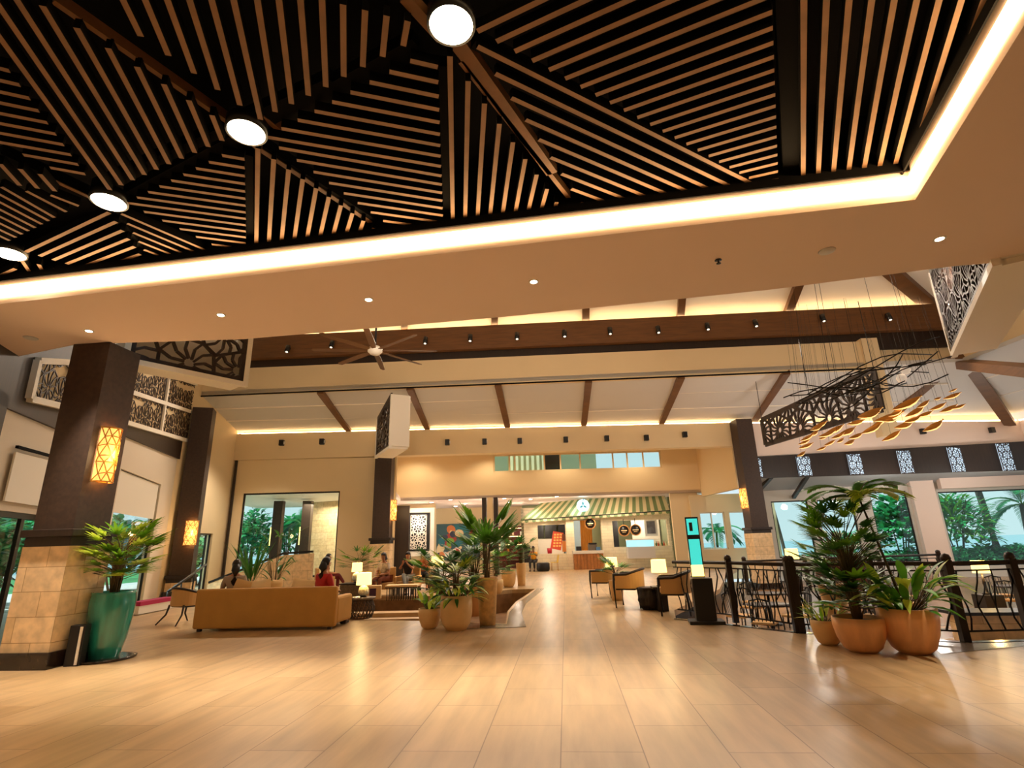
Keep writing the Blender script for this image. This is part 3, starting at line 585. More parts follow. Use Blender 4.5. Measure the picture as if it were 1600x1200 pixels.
# wall sconces
M_gold = mat('gilded fretwork', (196, 140, 60), .35, metal=.6)
M_scon = mat('sconce glass', (255, 196, 96), em=1.0, emc=(255, 190, 100)); M_scon2 = mat('sconce tube', (255, 240, 210), em=16, emc=(255, 226, 170))
def sconce(label, loc, rz, h=.86, r=.16):
    t = thing('wall_sconce', label, 'wall lamp', loc, rz, group='wall sconces')
    mb = MB(); n = 10
    vs = [(r*sin(pi*k/n)*.95, -r*cos(pi*k/n), z) for z in (-h/2, h/2) for k in range(n+1)]
    mb.add(vs, [(k, k+1, n+2+k, n+1+k) for k in range(n)], sm=True); mb.build('diffuser', M_scon, t)
    mb = MB(); mb.tube([(r*.6, 0, -h*.42), (r*.6, 0, h*.42)], r*.28); MB.build(mb, 'light_tube', M_scon2, t)
    mb = MB(); rr = random.Random(int(loc[0]*10))
    def cp(a, z): return Vector((r*1.08*sin(a), -r*1.08*cos(a), z))
    g = [[(pi*(i+rr.uniform(-.25, .25)+(.5 if j % 2 else 0))/4.0, -h/2+h*(j+rr.uniform(-.2, .2))/6) for i in range(5)] for j in range(7)]
    for j in range(7):
        for i in range(5):
            a, z = g[j][i]; a = min(max(a, 0), pi); z = min(max(z, -h/2), h/2)
            for (i2, j2) in ((i+1, j), (i, j+1), (i+1, j+1) if j % 2 else (i-1, j+1)):
                if 0 <= i2 < 5 and 0 <= j2 < 7:
                    a2, z2 = g[j2][i2]; a2 = min(max(a2, 0), pi); z2 = min(max(z2, -h/2), h/2)
                    m_ = cp((a+a2)/2, (z+z2)/2); mb.bar(cp(a, z), m_, .012, .014); mb.bar(m_, cp(a2, z2), .012, .014)
    for z in (-h/2, h/2):
        for k in range(8): mb.bar(cp(pi*k/8, z), cp(pi*(k+1)/8, z), .02, .02)
    mb.box((-.012, 0, 0), (.02, r*1.6, h*1.0)); mb.build('fretwork', M_gold, t)
    light('POINT', 'sconce_light', Vector(loc)+Matrix.Rotation(rz, 3, 'Z') @ Vector((r+.12, 0, 0)), 14, (1, .66, .32), .1)
    return t
sconce('glowing gold fretwork sconce on the large column beside the tall green pot', (-7.34, 7.95, 3.05), 0)
p = at(WW, -4.3+.38, 3.05, -.6); sconce('glowing fretwork sconce on the mid-hall column beneath the hanging screen', p, RD(6.5), r=.2)
p = at(WW, 12.1-.38, 3.15, -.75); sconce('glowing fretwork sconce on the column right of the awning', p, RD(186.5), r=.2)
p = Vector((pil.x, pil.y, 0)) + Matrix.Rotation(RD(24), 3, 'Z') @ Vector((.18, -.36, 2.2)); sconce('glowing fretwork sconce on the dark column behind the armchair at left', p, RD(-45), r=.2)
# ---------- ceiling lights and fittings
for (u, v), lab in zip(((705, 40), (385, 207), (170, 316), (15, 397)), ('round ceiling light nearest the camera, largest of the row', 'round glowing ceiling light second nearest in the slatted ceiling', 'round glowing ceiling light third along the row, above the left cove', 'round ceiling light at the left edge of the photo, farthest of the row')):
    p = PZ(u, v, HS-.02); t = thing('ceiling_light', lab, 'ceiling light', p, group='round ceiling lights')
    MB().lathe([(.185, 0), (.185, .12), (.16, .13)], 32).build('housing', M_blackm, t); MB().lathe([(.0, -.02), (.15, -.015), (.165, 0), (.16, .02)], 32).build('diffuser', M_bulb, t)
    l = light('SPOT', 'round_light', p-Vector((0, 0, .06)), 50, WARM, .12, (0, 0, 0), 140, .9)
dl = [((139, 517), 'leftmost, above the large column'), ((345, 492), 'second from the left'), ((576, 468), 'third from the left'), ((834, 440), 'fourth from the left'), ((1468, 373), 'at far right near the hanging screen')]
for (u, v), lab in dl:
    p = PZ(u, v, H); t = thing('downlight', 'small recessed downlight in the beige soffit, '+lab, 'downlight', p, group='soffit downlights')
    MB().lathe([(.07, -.006), (.07, .0), (.05, .003)], 20).build('trim_ring', M_white, t); MB().lathe([(.0, -.009), (.045, -.008), (.047, -.002)], 20).build('lens', M_spot, t)
    light('SPOT', 'downlight_beam', p-Vector((0, 0, .03)), 900, (1, .87, .70), .04, (0, 0, 0), 50, 1.0)
p = PZ(1122, 406, H); t = thing('sprinkler', 'small dark sprinkler head in the beige soffit', 'sprinkler', p); MB().lathe([(.045, -.008), (.04, 0)], 14).build('rosette', M_blackm, t); MB().lathe([(.012, -.05), (.012, -.008)], 8).lathe([(.03, -.055), (.03, -.05)], 10).build('sprinkler_head', M_blackm, t)
for (u, v), lab in (((1292, 392), 'right of the sprinkler'), ((48, 528), 'at the left edge above the lattice')):
    p = PZ(u, v, H); tag(MB().lathe([(.09, -.012), (.1, 0)], 20, mi=0).build('speaker_grille', M_grey, None, loc=None), 'round beige speaker grille in the soffit '+lab, 'ceiling speaker', 'soffit speakers').location = p
# spotlights
def spot_beam(i, u, v):
    p = PP(BW, u, v, -.3); t = thing('spotlight', 'small black spotlight on the dark beam, number %s from the left' % ('one two three four five six seven eight nine ten eleven twelve'.split()[i]), 'spotlight', p, group='spotlights on the dark beam')
    MB().box((0, .1, .05), (.06, .16, .06)).build('bracket', M_blackm, t); MB().tube([(0, 0, .12), (0, -.08, -.16)], .09, 10).build('lamp_head', M_blackm, t); MB().tube([(0, -.08, -.16), (0, -.083, -.17)], .05, 10).build('lens', mat('small spot lens', (255, 240, 215), em=1.2), t); l = light('SPOT', 'beam_spot', p+Vector((0, -.35, -.3)), 520, WARM, .15, None, 100, .8); aim(l, p+Vector((0, -5.5, -8)))
for i, q in enumerate([(450, 545), (519, 538), (665, 532), (735, 528), (808, 525), (882, 521), (953, 517), (1028, 515), (1105, 510), (1180, 505), (1285, 497), (1388, 495)]): spot_beam(i, *q)
for i, q in enumerate([(440, 692), (503, 690), (699, 691), (757, 690), (812, 689), (884, 687), (948, 685), (1010, 684), (1070, 679), (1442, 674), (1550, 672)]):
    off = -.22 if i < 9 else -.1
    p = PP(WW, *q, off); t = thing('cube_spotlight', 'black cube spotlight on the cream fascia, number %s from the left' % ('one two three four five six seven eight nine ten eleven'.split()[i]), 'spotlight', p, RD(6.5), group='cube spotlights on the fascia')
    MB().box((0, 0, 0), (.2, .18, .26)).build('lamp_head', M_blackm, t, bevel=.01); MB().box((.12, .02, 0), (.04, .1, .12)).build('bracket', M_white, t)
    (i % 2 == 0) and light('SPOT', 'spot_beam', p-Vector((0, 2.2, .3)), 520, WARM, .25, (RD(-4), 0, 0), 125, .9)
# ceiling fan
p = PY(586, 548, 13.5); t = thing('ceiling_fan', 'ceiling fan with long brown blades hanging below the dark beam', 'ceiling fan', p)
MB().lathe([(.0, -.12), (.12, -.11), (.2, -.03), (.2, .05), (.12, .12), (.05, .15)], 24).build('motor_housing', M_white, t)
MB().tube([(0, 0, .12), (0, 0, 2.3)], .03, 8).build('downrod', M_blackm, t)
for k in range(8):
    a = 2*pi*k/8+.2; R = Matrix.Rotation(a, 3, 'Z') @ Matrix.Rotation(RD(10), 3, 'X'); mb = MB()
    vs = [R @ Vector(q) for q in ((.2, -.05, 0), (.5, -.09, 0), (1.65, -.07, 0), (1.72, 0, 0), (1.65, .07, 0), (.5, .09, 0), (.2, .05, 0))]
    mb.slab(vs, (0, 0, .015)); mb.build('blade', M_beam, t)
# ---------- leaf-shaped pendants cluster
pc = PY(1375, 640, 10.0); M_fish = mat('gold lacquer', (240, 172, 80), .25, metal=.2, spec=.8); M_fishglint = mat('fish glint', (255, 226, 170), .25, em=1.5, emc=(255, 200, 120))  # second material glows to paint in the lacquer's glossy highlight
ch = thing('pendant_cluster', 'cluster of gold fish-shaped pendants hung on cords at upper right', 'chandelier', pc)
fish = [(940, 880, 140), (740, 930, 130), (730, 945, 110), (840, 955, 130), (850, 968, 100), (1030, 885, 80), (985, 925, 110), (1110, 855, 50), (1190, 840, 80), (1110, 900, 80), (1170, 910, 90), (1225, 900, 60), (1040, 940, 80), (970, 970, 90), (925, 1000, 110), (1085, 1005, 120), (855, 1060, 100), (745, 1020, 110), (660, 985, 90), (610, 1035, 110), (540, 1025, 100), (660, 1060, 80), (625, 1095, 80), (515, 1100, 60), (575, 1085, 60), (460, 1000, 80), (440, 1020, 60), (390, 1070, 70), (385, 1115, 70), (375, 1095, 60), (360, 1160, 60), (470, 1130, 50), (430, 1045, 70), (500, 1050, 80), (560, 1060, 70), (1195, 810, 40), (880, 930, 90), (480, 1070, 50), (790, 985, 80), (1010, 905, 70)]
for i, (x, y, L) in enumerate(fish):
    u, v = 1150+x/3.529, 380+y/3.529; yy = 9.2+rnd.uniform(0, 2.2); p = PY(u, v, yy)-pc; ln = L/3.529/836*(yy+.6)*1.02
    az = RD(rnd.uniform(-25, 25)); ti = RD(20+rnd.uniform(-8, 8)); R = Matrix.Rotation(az, 3, 'Z') @ Matrix.Rotation(-ti, 3, 'Y')
    mb = MB(); prof = [(-.5, .01), (-.42, .035), (-.25, .085), (0, .12), (.22, .1), (.38, .05), (.46, .015), (.52, .035)]
    n = 10; vs = []
    for px, r in prof:
        for k in range(n): a = 2*pi*k/n; vs.append(p + R @ Vector((px*ln, cos(a)*r*ln*.8, sin(a)*r*ln*1.15-.06*ln*(1-4*px*px))))
    fs = [(j*n+k, j*n+(k+1) % n, (j+1)*n+(k+1) % n, (j+1)*n+k) for j in range(len(prof)-1) for k in range(n)]+[tuple(range(n)), tuple(range(7*n, 8*n))]
    mb.add(vs, fs, 0, True)
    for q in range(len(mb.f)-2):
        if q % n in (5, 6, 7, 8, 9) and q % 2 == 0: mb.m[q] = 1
    o = mb.build('fish_pendant', [M_fish, M_fishglint], ch)
    zc = 11.0-pc.z
    MB().tube([p+Vector((0, 0, .03)), (p.x*.9, p.y*.9, 5.6-pc.z)], .0022, 4).build('cord', M_blackm, o)
mb = MB(); rr = random.Random(5)
for i in range(16):
    a = Vector((rr.uniform(-1.5, -.3), rr.uniform(-.5, .5), rr.uniform(.15, .5))); b = Vector((rr.uniform(.3, 1.3), rr.uniform(-.3, .6), rr.uniform(.5, 1.15)))
    pts = []
    for k in range(8): t_ = k/7; pts.append(a.lerp(b, t_)+Vector((0, .15*sin(t_*6+i), .14*sin(t_*5+i*1.7))))
    mb.tube(pts, .011, 5)
mb.build('twig_frame', M_blackm, ch)
mb = MB()
for x, y in ((-1.2, 0), (-.5, .3), (.3, 0), (1.1, .4), (-.9, -.3), (.7, -.3)): mb.tube([(x, y, .45), (x*.7, y*.7, 6.6)], .004, 4)
mb.build('suspension_wire', M_blackm, ch)
for x, y, z in ((.62, .2, .62), (.66, .1, .75)):
    tmp = MB().lathe([(0.01, -.09), (.06, -.07), (.09, 0), (.06, .07), (.01, .09)], 12, c=(x, y, z)); tmp.build('glass_bulb', mat('clear bulb', (255, 240, 220), .1, em=.25), ch)
# frieze light panels
for k, (u, v) in enumerate(((1180, 731), (1257, 729), (1337, 726), (1415, 721), (1495, 720), (1573, 717))):
    c = PP(WW, u, v, -.14); s_ = (c-WW[0]).dot(WW[1]); w_, zb, zt_ = .62, 4.13, (5.0, 5.02, 5.08, 5.18, 5.28, 5.4)[k]
    f = bil(at(WW, s_-w_/2, zb, -.13), at(WW, s_+w_/2, zb, -.13), at(WW, s_-w_/2, zt_, -.13), at(WW, s_+w_/2, zt_, -.13)); o0 = at(WW, s_, zb, -.13)
    t = thing('carved_light_panel', 'white light panel with carved tribal pattern in the dark frieze, %s from the left' % ('first second third fourth fifth sixth'.split()[k]), 'light panel', o0, group='carved panels in the frieze')
    mb = MB(); mb.slab([f(0, 0), f(1, 0), f(1, 1), f(0, 1)], WW[2]*.02); o = mb.build('light_pane', mat('cool light pane', (205, 220, 230), em=.75, emc=(190, 215, 235)), None, loc=o0); o.parent = t; o.location = (0, 0, 0)
    mb = MB(); lattice(mb, lambda a, b: f(a, b)-WW[2]*.03, w_, zt_-zb, .34, .022, .02, 20+k, spokes=7, frame=.025); o = mb.build('carved_fret', M_lat, None, loc=o0); o.parent = t; o.location = (0, 0, 0)
# ---------- plants
def blade(mb, a, d, L, w, droop, mi=0, fold=.25, seg=4, up=None, shape=(.3, 1, .75, .05)):
    """one leaf: a folded strip from a along d, bending down"""
    d = Vector(d).normalized(); sx = d.cross(Vector((0, 0, 1)))
    if sx.length < .1: sx = Vector((1, 0, 0))
    sx.normalize(); p = Vector(a); vs = []; 
    for k in range(seg+1):
        t = k/seg; ww = w*(shape[min(3, int(t*3))]*(1-(t*3 % 1 if t < 1 else 0)) + shape[min(3, int(t*3)+1)]*(t*3 % 1 if t < 1 else 0)) if t < 1 else w*shape[3]
        nn = sx.cross(d); vs += [p-sx*ww/2+nn*ww*fold*.5, p, p+sx*ww/2+nn*ww*fold*.5]
        p = p+d*(L/seg); d = (d+Vector((0, 0, -droop/seg))).normalized()
    fs = []
    for k in range(seg): b = k*3; fs += [(b, b+1, b+4, b+3), (b+1, b+2, b+5, b+4)]
    mb.add(vs, fs, mi, True)
def dirv(a, e): return Vector((cos(a)*cos(e), sin(a)*cos(e), sin(e)))
def fan(mb, c, a, e, L, n, w, r, mi=0, droop=.3, spread=150):
    """palmate leaf of n narrow leaflets"""
    d = dirv(a, e); sx = d.cross(Vector((0, 0, 1))).normalized(); 
    for k in range(n):
        th = RD(spread)*(k/(n-1)-.5); dd = d*cos(th)+sx*sin(th)
        blade(mb, c, dd, L*(1-.25*abs(th)/1.3)*r.uniform(.9, 1.08), w, droop, mi, shape=(.5, 1, .8, .2))
def rhapis(r, h, n, L=.3, w=.035, nl=9, lo=.25, spread=.35, mats=2, e0=-.1, e1=.8):
    st = MB(); lf = MB()
    for i in range(n):
        a = r.uniform(0, 2*pi); z = h*(lo+(1-lo)*(i+1)/n)*r.uniform(.9, 1.05); ba = r.uniform(0, 6.28); b = Vector((cos(ba)*.05, sin(ba)*.05, 0))
        m = Vector((cos(a)*spread*.25, sin(a)*spread*.25, z*.8)); pl = r.uniform(.5, 1)*spread; e = e0+(e1-e0)*z/h
        tip = m+Vector((cos(a)*pl, sin(a)*pl, z*.25)); st.tube([b, b.lerp(m, .6)+Vector((0, 0, .02)), m, tip], [.011, .009, .007, .004], 5)
        fan(lf, tip, a, e, L*r.uniform(.85, 1.15), nl, w, r, r.randrange(mats), droop=.32)
    return st, lf
def arecal(r, n, L, h, lw=.03, ll=.3, nl=16, arch=1.3, e=(.7, 1.3), trunk=None, mats=2):
    st = MB(); lf = MB(); base = Vector((0, 0, h))
    for i in range(n):
        a = 2*pi*i/n+r.uniform(-.3, .3); d = dirv(a, r.uniform(*e)); p = base.copy(); pts = [p.copy()]; seg = 9; Li = L*r.uniform(.8, 1.1); mi = r.randrange(mats)
        for k in range(seg):
            p = p+d*(Li/seg); pts.append(p.copy())
            sx = d.cross(Vector((0, 0, 1))); sx = sx.normalized() if sx.length > .05 else Vector((1, 0, 0))
            if k >= 1:
                for q in range(3):
                    pp = pts[-2].lerp(p, q/3)
                    for sg in (-1, 1): blade(lf, pp, d*.75+sx*sg*.8+Vector((0, 0, .12)), ll*(1-.55*abs(k/seg-.4)), lw, .55, mi, seg=3)
            d = (d+Vector((0, 0, -arch/seg))).normalized()
        st.tube(pts, [.012*(1-.7*k/seg)*max(1, L) for k in range(seg+1)], 4)
    return st, lf
def leafy(r, n, h, L, w, e=(.2, 1.3), droop=.9, rad=.1, mats=2, stem=.4):
    st = MB(); lf = MB()
    for i in range(n):
        a = r.uniform(0, 6.28); z = r.uniform(0, 1); b = Vector((cos(a)*rad*.4, sin(a)*rad*.4, 0)); q = Vector((cos(a)*rad*(1+z), sin(a)*rad*(1+z), h*z))
        st.tube([b, q], [.008, .005], 4); blade(lf, q, dirv(a+r.uniform(-.5, .5), r.uniform(*e)), L*r.uniform(.7, 1.1), w*r.uniform(.8, 1.1), droop, r.randrange(mats), seg=5, shape=(.25, 1, .8, .03))
    return st, lf
POT = {'egg': [(.62, 0), (.86, .18), (.98, .45), (1.0, .7), (.96, 1.0), (.90, 1.0), (.88, .88)],
       'bowl': [(.5, 0), (.72, .12), (.9, .4), (1.0, .75), (1.0, 1.0), (.93, 1.0), (.9, .88)],
       'tall': [(.72, 0), (.78, .2), (.88, .6), (1.0, .97), (1.0, 1.0), (.9, 1.0), (.87, .93)],
       'urn': [(.6, 0), (.66, .03), (.86, .3), (1.0, .68), (1.02, .85), (.97, .96), (1.0, 1.0), (.92, 1.0), (.88, .92)]}
def potted(label, loc, rad, ht, kind, potm, plants, leafm=(M_g1, M_g2), saucer=None, group=None, name='potted_plant', rz=0):
    t = thing(name, label, 'potted plant', loc, rz, group)
    MB().lathe([(r*rad, z*ht) for r, z in POT[kind]], 36).build('pot', potm, t)
    zs = POT[kind][-1][1]*ht; MB().lathe([(.01, zs-.02), (POT[kind][-1][0]*rad*.99, zs-.02), (POT[kind][-1][0]*rad*.9, zs+.0), (.01, zs+.02)], 20).build('soil', M_soil, t)
    for st, lf in plants:
        for mb, nm, m in ((st, 'stem', M_stem), (lf, 'foliage', list(leafm))):
            o = mb.build(nm, m, t); o.location = (0, 0, zs)
    if saucer: MB().lathe([(saucer, 0), (saucer*1.03, .03), (saucer*.9, .03)], 24).build('saucer', M_marble, t)
    return t
R_ = random.Random
# tall green pot
tp = rhapis(R_(3), 1.0, 70, .3, .055, 9, spread=.38, lo=.3, e0=.1)
for _m in tp: _m.v = [(max(a, -.40+.02*sin(b*40)), b, c) for a, b, c in _m.v]
potted('tall teal glazed pot holding a bushy lady palm beside the large column', PZ(161, 1030), .30, .96, 'urn', M_teal, [tp], (M_g3, M_g1), saucer=.42)
# group left of the walkway
G = 'pots left of the walkway'
potted('smallest cream pot with pale broad leaves, left front of walkway pots', PZ(671, 982), .215, .36, 'bowl', M_clay, [leafy(R_(5), 26, .2, .3, .11, mats=2)], (M_g3, M_g1), group=G)
potted('fat round cream pot with variegated leaves at front of walkway pots', PZ(713, 984), .30, .60, 'egg', M_clay, [leafy(R_(6), 60, .3, .42, .09, e=(-.1, 1.1), rad=.2), rhapis(R_(8), .7, 26, .3, .05, 8, spread=.3)], (M_g2, M_g3), group=G)
potted('tall carved sandstone planter with a fan palm at walkway edge', PZ(762, 977), .21, .88, 'tall', M_rough, [rhapis(R_(9), 1.05, 13, .6, .085, 15, lo=.6, spread=.28, e0=.3, e1=1.1)], (M_g4, M_g1), group=G)
potted('brown clay pot with dark lady palm behind the fat cream pot', PZ(742, 962), .24, .62, 'tall', M_terra, [rhapis(R_(10), .95, 44, .34, .055, 9, spread=.5)], (M_g2, M_g2), group=G)
potted('low pot of dark palm fans left behind the smallest cream pot', PZ(688, 966), .22, .4, 'bowl', M_clay, [rhapis(R_(11), .9, 38, .32, .055, 9, spread=.45)], (M_g2, M_g1), group=G)
potted('cream pot with dark shrub farther along the walkway', PZ(795, 917), .26, .58, 'egg', M_clay, [rhapis(R_(12), 1.0, 24, .4, .07, 8, spread=.45)], (M_g2, M_g2), group=G)
potted('tall narrow cream planter farthest along the walkway', PZ(815, 915), .19, .80, 'tall', M_clay, [rhapis(R_(13), .9, 16, .4, .06, 8, spread=.4)], (M_g2, M_g2), group=G)
potted('small cream pot tucked behind the sandstone planter', PZ(775, 928), .24, .42, 'egg', M_clay, [rhapis(R_(14), .95, 20, .34, .05, 8, spread=.4)], (M_g2, M_g1), group=G)
# group right
G = 'pots in front of the railing'
potted('smallest cream bowl pot with spiky leaves, left of the orange pots', PZ(1296, 1007), .2, .33, 'bowl', M_clay, [leafy(R_(15), 30, .1, .3, .045, e=(.2, 1.2), droop=.5)], (M_g1, M_g3), group=G)
potted('round orange terracotta pot with tall lady palm, in the middle', PZ(1350, 1018), .315, .43, 'bowl', M_terra, [rhapis(R_(16), 1.42, 72, .27, .045, 11, spread=.36, lo=.5), rhapis(R_(17), .6, 34, .3, .07, 8, spread=.35)], (M_g2, M_g1), group=G)
ar = arecal(R_(19), 9, .66, 1.5, .05, .3, e=(.2, .9), arch=1.2)
for _m in ar: _m.v = [(a-.3, b, c) for a, b, c in _m.v]
ar[0].tube([(0, 0, 0), (-.12, .02, .7), (-.3, 0, 1.53)], [.02, .016, .012], 6)
potted('largest orange terracotta pot with yellow-green leaves and an arching palm', PZ(1430, 1020), .345, .55, 'bowl', M_terra, [leafy(R_(18), 60, .4, .48, .12, e=(0, 1.2), rad=.2), ar], (M_g4, M_g3), group=G)
potted('cream pot half hidden behind the smallest bowl pot', PZ(1312, 985), .2, .72, 'tall', M_clay, [rhapis(R_(20), .6, 16, .34, .05, 8, spread=.35)], (M_g1, M_g2), group=G)
# ---------- seating
def loft_U(mb, r, z0, z1, th, front, mi=0, back_up=0.0, n=14):
    pts = [(-r, front)]+[(-r*cos(pi*k/n), -r*.95*sin(pi*k/n)) for k in range(n+1)]+[(r, front)]
    N = len(pts); vs = []
    for s_ in (1.0, 1-th/r):
        for top in (0, 1):
            for i, (x, y) in enumerate(pts): vs.append((x*s_, y*s_ if y < 0 else y, z0 if not top else z1+back_up*max(0, -y/r)))
    f = []
    for i in range(N-1):
        f += [(i, i+1, N+i+1, N+i), (2*N+i, 3*N+i, 3*N+i+1, 2*N+i+1), (N+i, N+i+1, 3*N+i+1, 3*N+i), (i, 2*N+i, 2*N+i+1, i+1)]
    f += [(0, N, 3*N, 2*N), (N-1, 3*N-1, 4*N-1, 2*N-1)]
    return mb.add(vs, f, mi, False)
def armchair(label, loc, rz, group='barrel armchairs by the railing', legs='straight'):
    t = thing('armchair', label, 'armchair', loc, rz, group)
    for x in (-1, 1):
        if legs == 'straight':
            MB().tube([(x*.29, .26, .0), (x*.3, .28, .42), (x*.3, .27, .66)], [.017, .024, .026], 6).build('leg', M_dkwood, t); MB().tube([(x*.26, -.24, .0), (x*.24, -.2, .4)], [.016, .024], 6).build('leg', M_dkwood, t)
        else:
            MB().tube([(x*.34, .34, .0), (x*.29, .22, .18), (x*.28, .24, .4)], [.015, .02, .026], 6).build('leg', M_dkwood, t); MB().tube([(x*.34, -.4, .0), (x*.27, -.24, .2), (x*.24, -.2, .4)], [.015, .02, .026], 6).build('leg', M_dkwood, t)
    MB().box((0, .05, .37), (.5, .42, .05)).build('seat_frame', M_dkwood, t, bevel=.01)
    MB().box((0, .075, .44), (.46, .4, .1)).build('seat', M_seat, t, bevel=.03)
    mb = MB(); loft_U(mb, .31, .38, .64, .04, .24, back_up=.1); mb.build('backrest', M_tan, t)
    n = 14; pts = [(-.31, .28, .655)]+[(-.305*cos(pi*k/n), -.3*sin(pi*k/n), .66+.1*sin(pi*k/n)) for k in range(n+1)]+[(.31, .28, .655)]
    MB().tube(pts, .026, 6).build('top_rail', M_dkwood, t)
    return t
armchair('barrel armchair with tan back nearest the black sign stand', PZ(1060, 961)+Vector((0, .1, 0)), RD(78)).scale = (1.12,)*3
armchair('barrel armchair with tan back, middle one beside a planter', PZ(988, 948), RD(70)).scale = (1.12,)*3
armchair('barrel armchair farthest from camera at walkway right edge', PZ(945, 933), RD(72)).scale = (1.08,)*3
armchair('tan armchair with dark curved legs at the left end of the sofa', PZ(276, 976)+Vector((0, .2, 0)), RD(-20), legs='curved')
# sofa (back to the camera)
a, b = PZ(298, 988), PZ(522, 984); az_s = math.atan2((b-a).y, (b-a).x); Ls = (b-a).length; mid = (a+b)/2
t = thing('sofa', 'long mustard sofa standing with its back to the camera', 'sofa', mid, az_s); SOFA = t
MB().box((0, .07, .42), (Ls, .14, .74)).build('backrest', M_sofa, t, bevel=.04)
for x in (-1, 1): MB().box((x*(Ls/2-.09), .52, .34), (.18, .8, .5)).build('armrest', M_sofa, t, bevel=.05)
MB().box((0, .5, .2), (Ls-.3, .78, .26)).build('seat_base', M_sofa, t, bevel=.02)
for k in range(3): MB().box(((k-1)*(Ls-.36)/3, .52, .40), ((Ls-.4)/3, .74, .14)).build('seat_cushion', M_sofa, t, bevel=.04)
for x in (-1, 1):
    for y in (.08, .85): MB().box((x*(Ls/2-.12), y, .035), (.07, .07, .07)).build('foot', M_dkwood, t)
def world_of(t, v): return t.matrix_basis @ Vector(v)
for x, lab, m, tl in ((-.62, 'orange cushion leaning on the sofa back, left side', M_tan, 14), (-.25, 'cream cushion beside the orange one on the sofa', M_seat, -10), (.62, 'cream cushion on the right half of the sofa', M_seat, 8)):
    p = Matrix.Translation(mid) @ Matrix.Rotation(az_s, 4, 'Z') @ Vector((x, .24, .70))
    mb = MB(); n = 8; vs = []; 
    for i in range(n+1):
        for j in range(n+1):
            X, Y = i/n*2-1, j/n*2-1; e_ = (1-X**4)*(1-Y**4); vs.append((X*.23, .07*e_, Y*.23))
    k2 = len(vs); vs += [(q[0], -q[1], q[2]) for q in vs]
    fs = [(i*(n+1)+j, i*(n+1)+j+1, (i+1)*(n+1)+j+1, (i+1)*(n+1)+j) for i in range(n) for j in range(n)]; fs += [tuple(k2+q for q in f[::-1]) for f in fs]
    mb.add(vs, fs, 0, True); o = mb.build('cushion', m); o.location = p; o.rotation_euler = (RD(-14), RD(tl), az_s); tag(o, lab, 'cushion', 'sofa cushions')
# ---------- lamps and side tables
M_base = mat('patterned ceramic', (225, 215, 195), .5, noise=.5, scale=30)
def lamp(label, loc, h=.55, w=.36, sh=.26, base='stem', power=11, group='lit table lamps'):
    t = thing('table_lamp', label, 'table lamp', loc, 0, group); zb = h-sh
    if base == 'ball':
        r = zb/2*.92; MB().lathe([(.02, .03), (r*.6, .05), (r*.95, zb*.3), (r, zb/2), (r*.8, zb*.8), (.03, zb*.98)], 24).build('lamp_base', M_base, t); MB().lathe([(r*.6, 0), (r*.6, .03), (.02, .04)], 16).build('lamp_foot', M_dkwood, t)
    else: MB().lathe([(.09, 0), (.09, .02), (.02, .04), (.035, zb*.5), (.012, zb)], 16).build('lamp_base', M_dkwood, t)
    mb = MB(); n = 24; vs = []
    for z, rr in ((zb, w/2), (h, w/2*.94)):
        for k in range(n): q = 2*pi*k/n; vs.append((rr*cos(q), rr*sin(q), z))
    mb.add(vs, [(k, (k+1) % n, n+(k+1) % n, n+k) for k in range(n)], 0, True); mb.build('lamp_shade', M_shade, t)
    light('POINT', 'lamp_glow', Vector(loc)+Vector((0, -.0, h+.1)), power, (1, .72, .36), .08)
    light('POINT', 'lamp_glow', Vector(loc)+Vector((0, -.0, zb-.03)), power*.5, (1, .72, .36), .05)
    return t
p = PZ(564, 966); t = thing('side_table', 'openwork wicker side table carrying the ball lamp, right of the sofa', 'side table', p)
MB().lathe([(.29, .40), (.3, .42), (.3, .44), (.01, .44)], 28).build('table_top', M_greym, t)
mb = MB(); r_ = random.Random(2)
for k in range(20):
    a = 2*pi*k/20; 
    for sg in (-1, 1): mb.tube([( (.22+.07*sin(pi*q/5))*cos(a+sg*q*.12), (.22+.07*sin(pi*q/5))*sin(a+sg*q*.12), .01+.39*q/5) for q in range(6)], .009, 4)
for z, r in ((.015, .23), (.4, .23)): mb.tube([(r*cos(2*pi*q/20), r*sin(2*pi*q/20), z) for q in range(21)], .013, 5)
mb.build('wicker_body', mat('dark rattan', (74, 58, 42), .6), t)
lamp('table lamp with patterned ball base on the wicker side table', p+Vector((.03, 0, .44)), .52, .34, .26, 'ball')
def block_table(label, loc, w, d, h, m, rz=0, group=None, cat='side table'):
    t = thing('side_table', label, cat, loc, rz, group); MB().box((0, 0, h-.02), (w, d, .04)).build('table_top', m, t, bevel=.005); MB().box((0, 0, (h-.05)/2), (w*.9, d*.9, h-.05)).build('table_base', mat('woven grey base', (110, 92, 72), .8, noise=.3, scale=20), t); return t
p = PY(552, 915, 18.0); p.z = 0; block_table('low grey block table under the smaller lamp in the lounge', p, .75, .6, .42, M_dkwood); lamp('smaller lamp with cream shade on the grey block table', p+Vector((.1, 0, .42)), .62, .34, .28, 'ball')
p = PY(683, 900, 19.0); p.z = 0; block_table('dark side table behind the palms under a lit lamp', p, .5, .5, .5, M_dkwood); lamp('lit lamp half hidden behind the dark palm pots', p+Vector((0, 0, .5)), .65, .42, .3)
p = PZ(1028, 945)+Vector((0, .5, 0)); p0 = PY(1028, 883, p.y+.3)
t = thing('wicker_barrel_table', 'round dark wicker barrel table behind the nearest armchair', 'side table', PZ(1012, 953)+Vector((.12, .1, 0))); mb = MB().lathe([(.2, 0), (.27, .12), (.29, .28), (.25, .42), (.24, .44)], 24)
for k in range(24):
    a = 2*pi*k/24; mb.tube([(.205*cos(a), .205*sin(a), .0), (.295*cos(a), .295*sin(a), .2), (.255*cos(a), .255*sin(a), .43)], .012, 4)
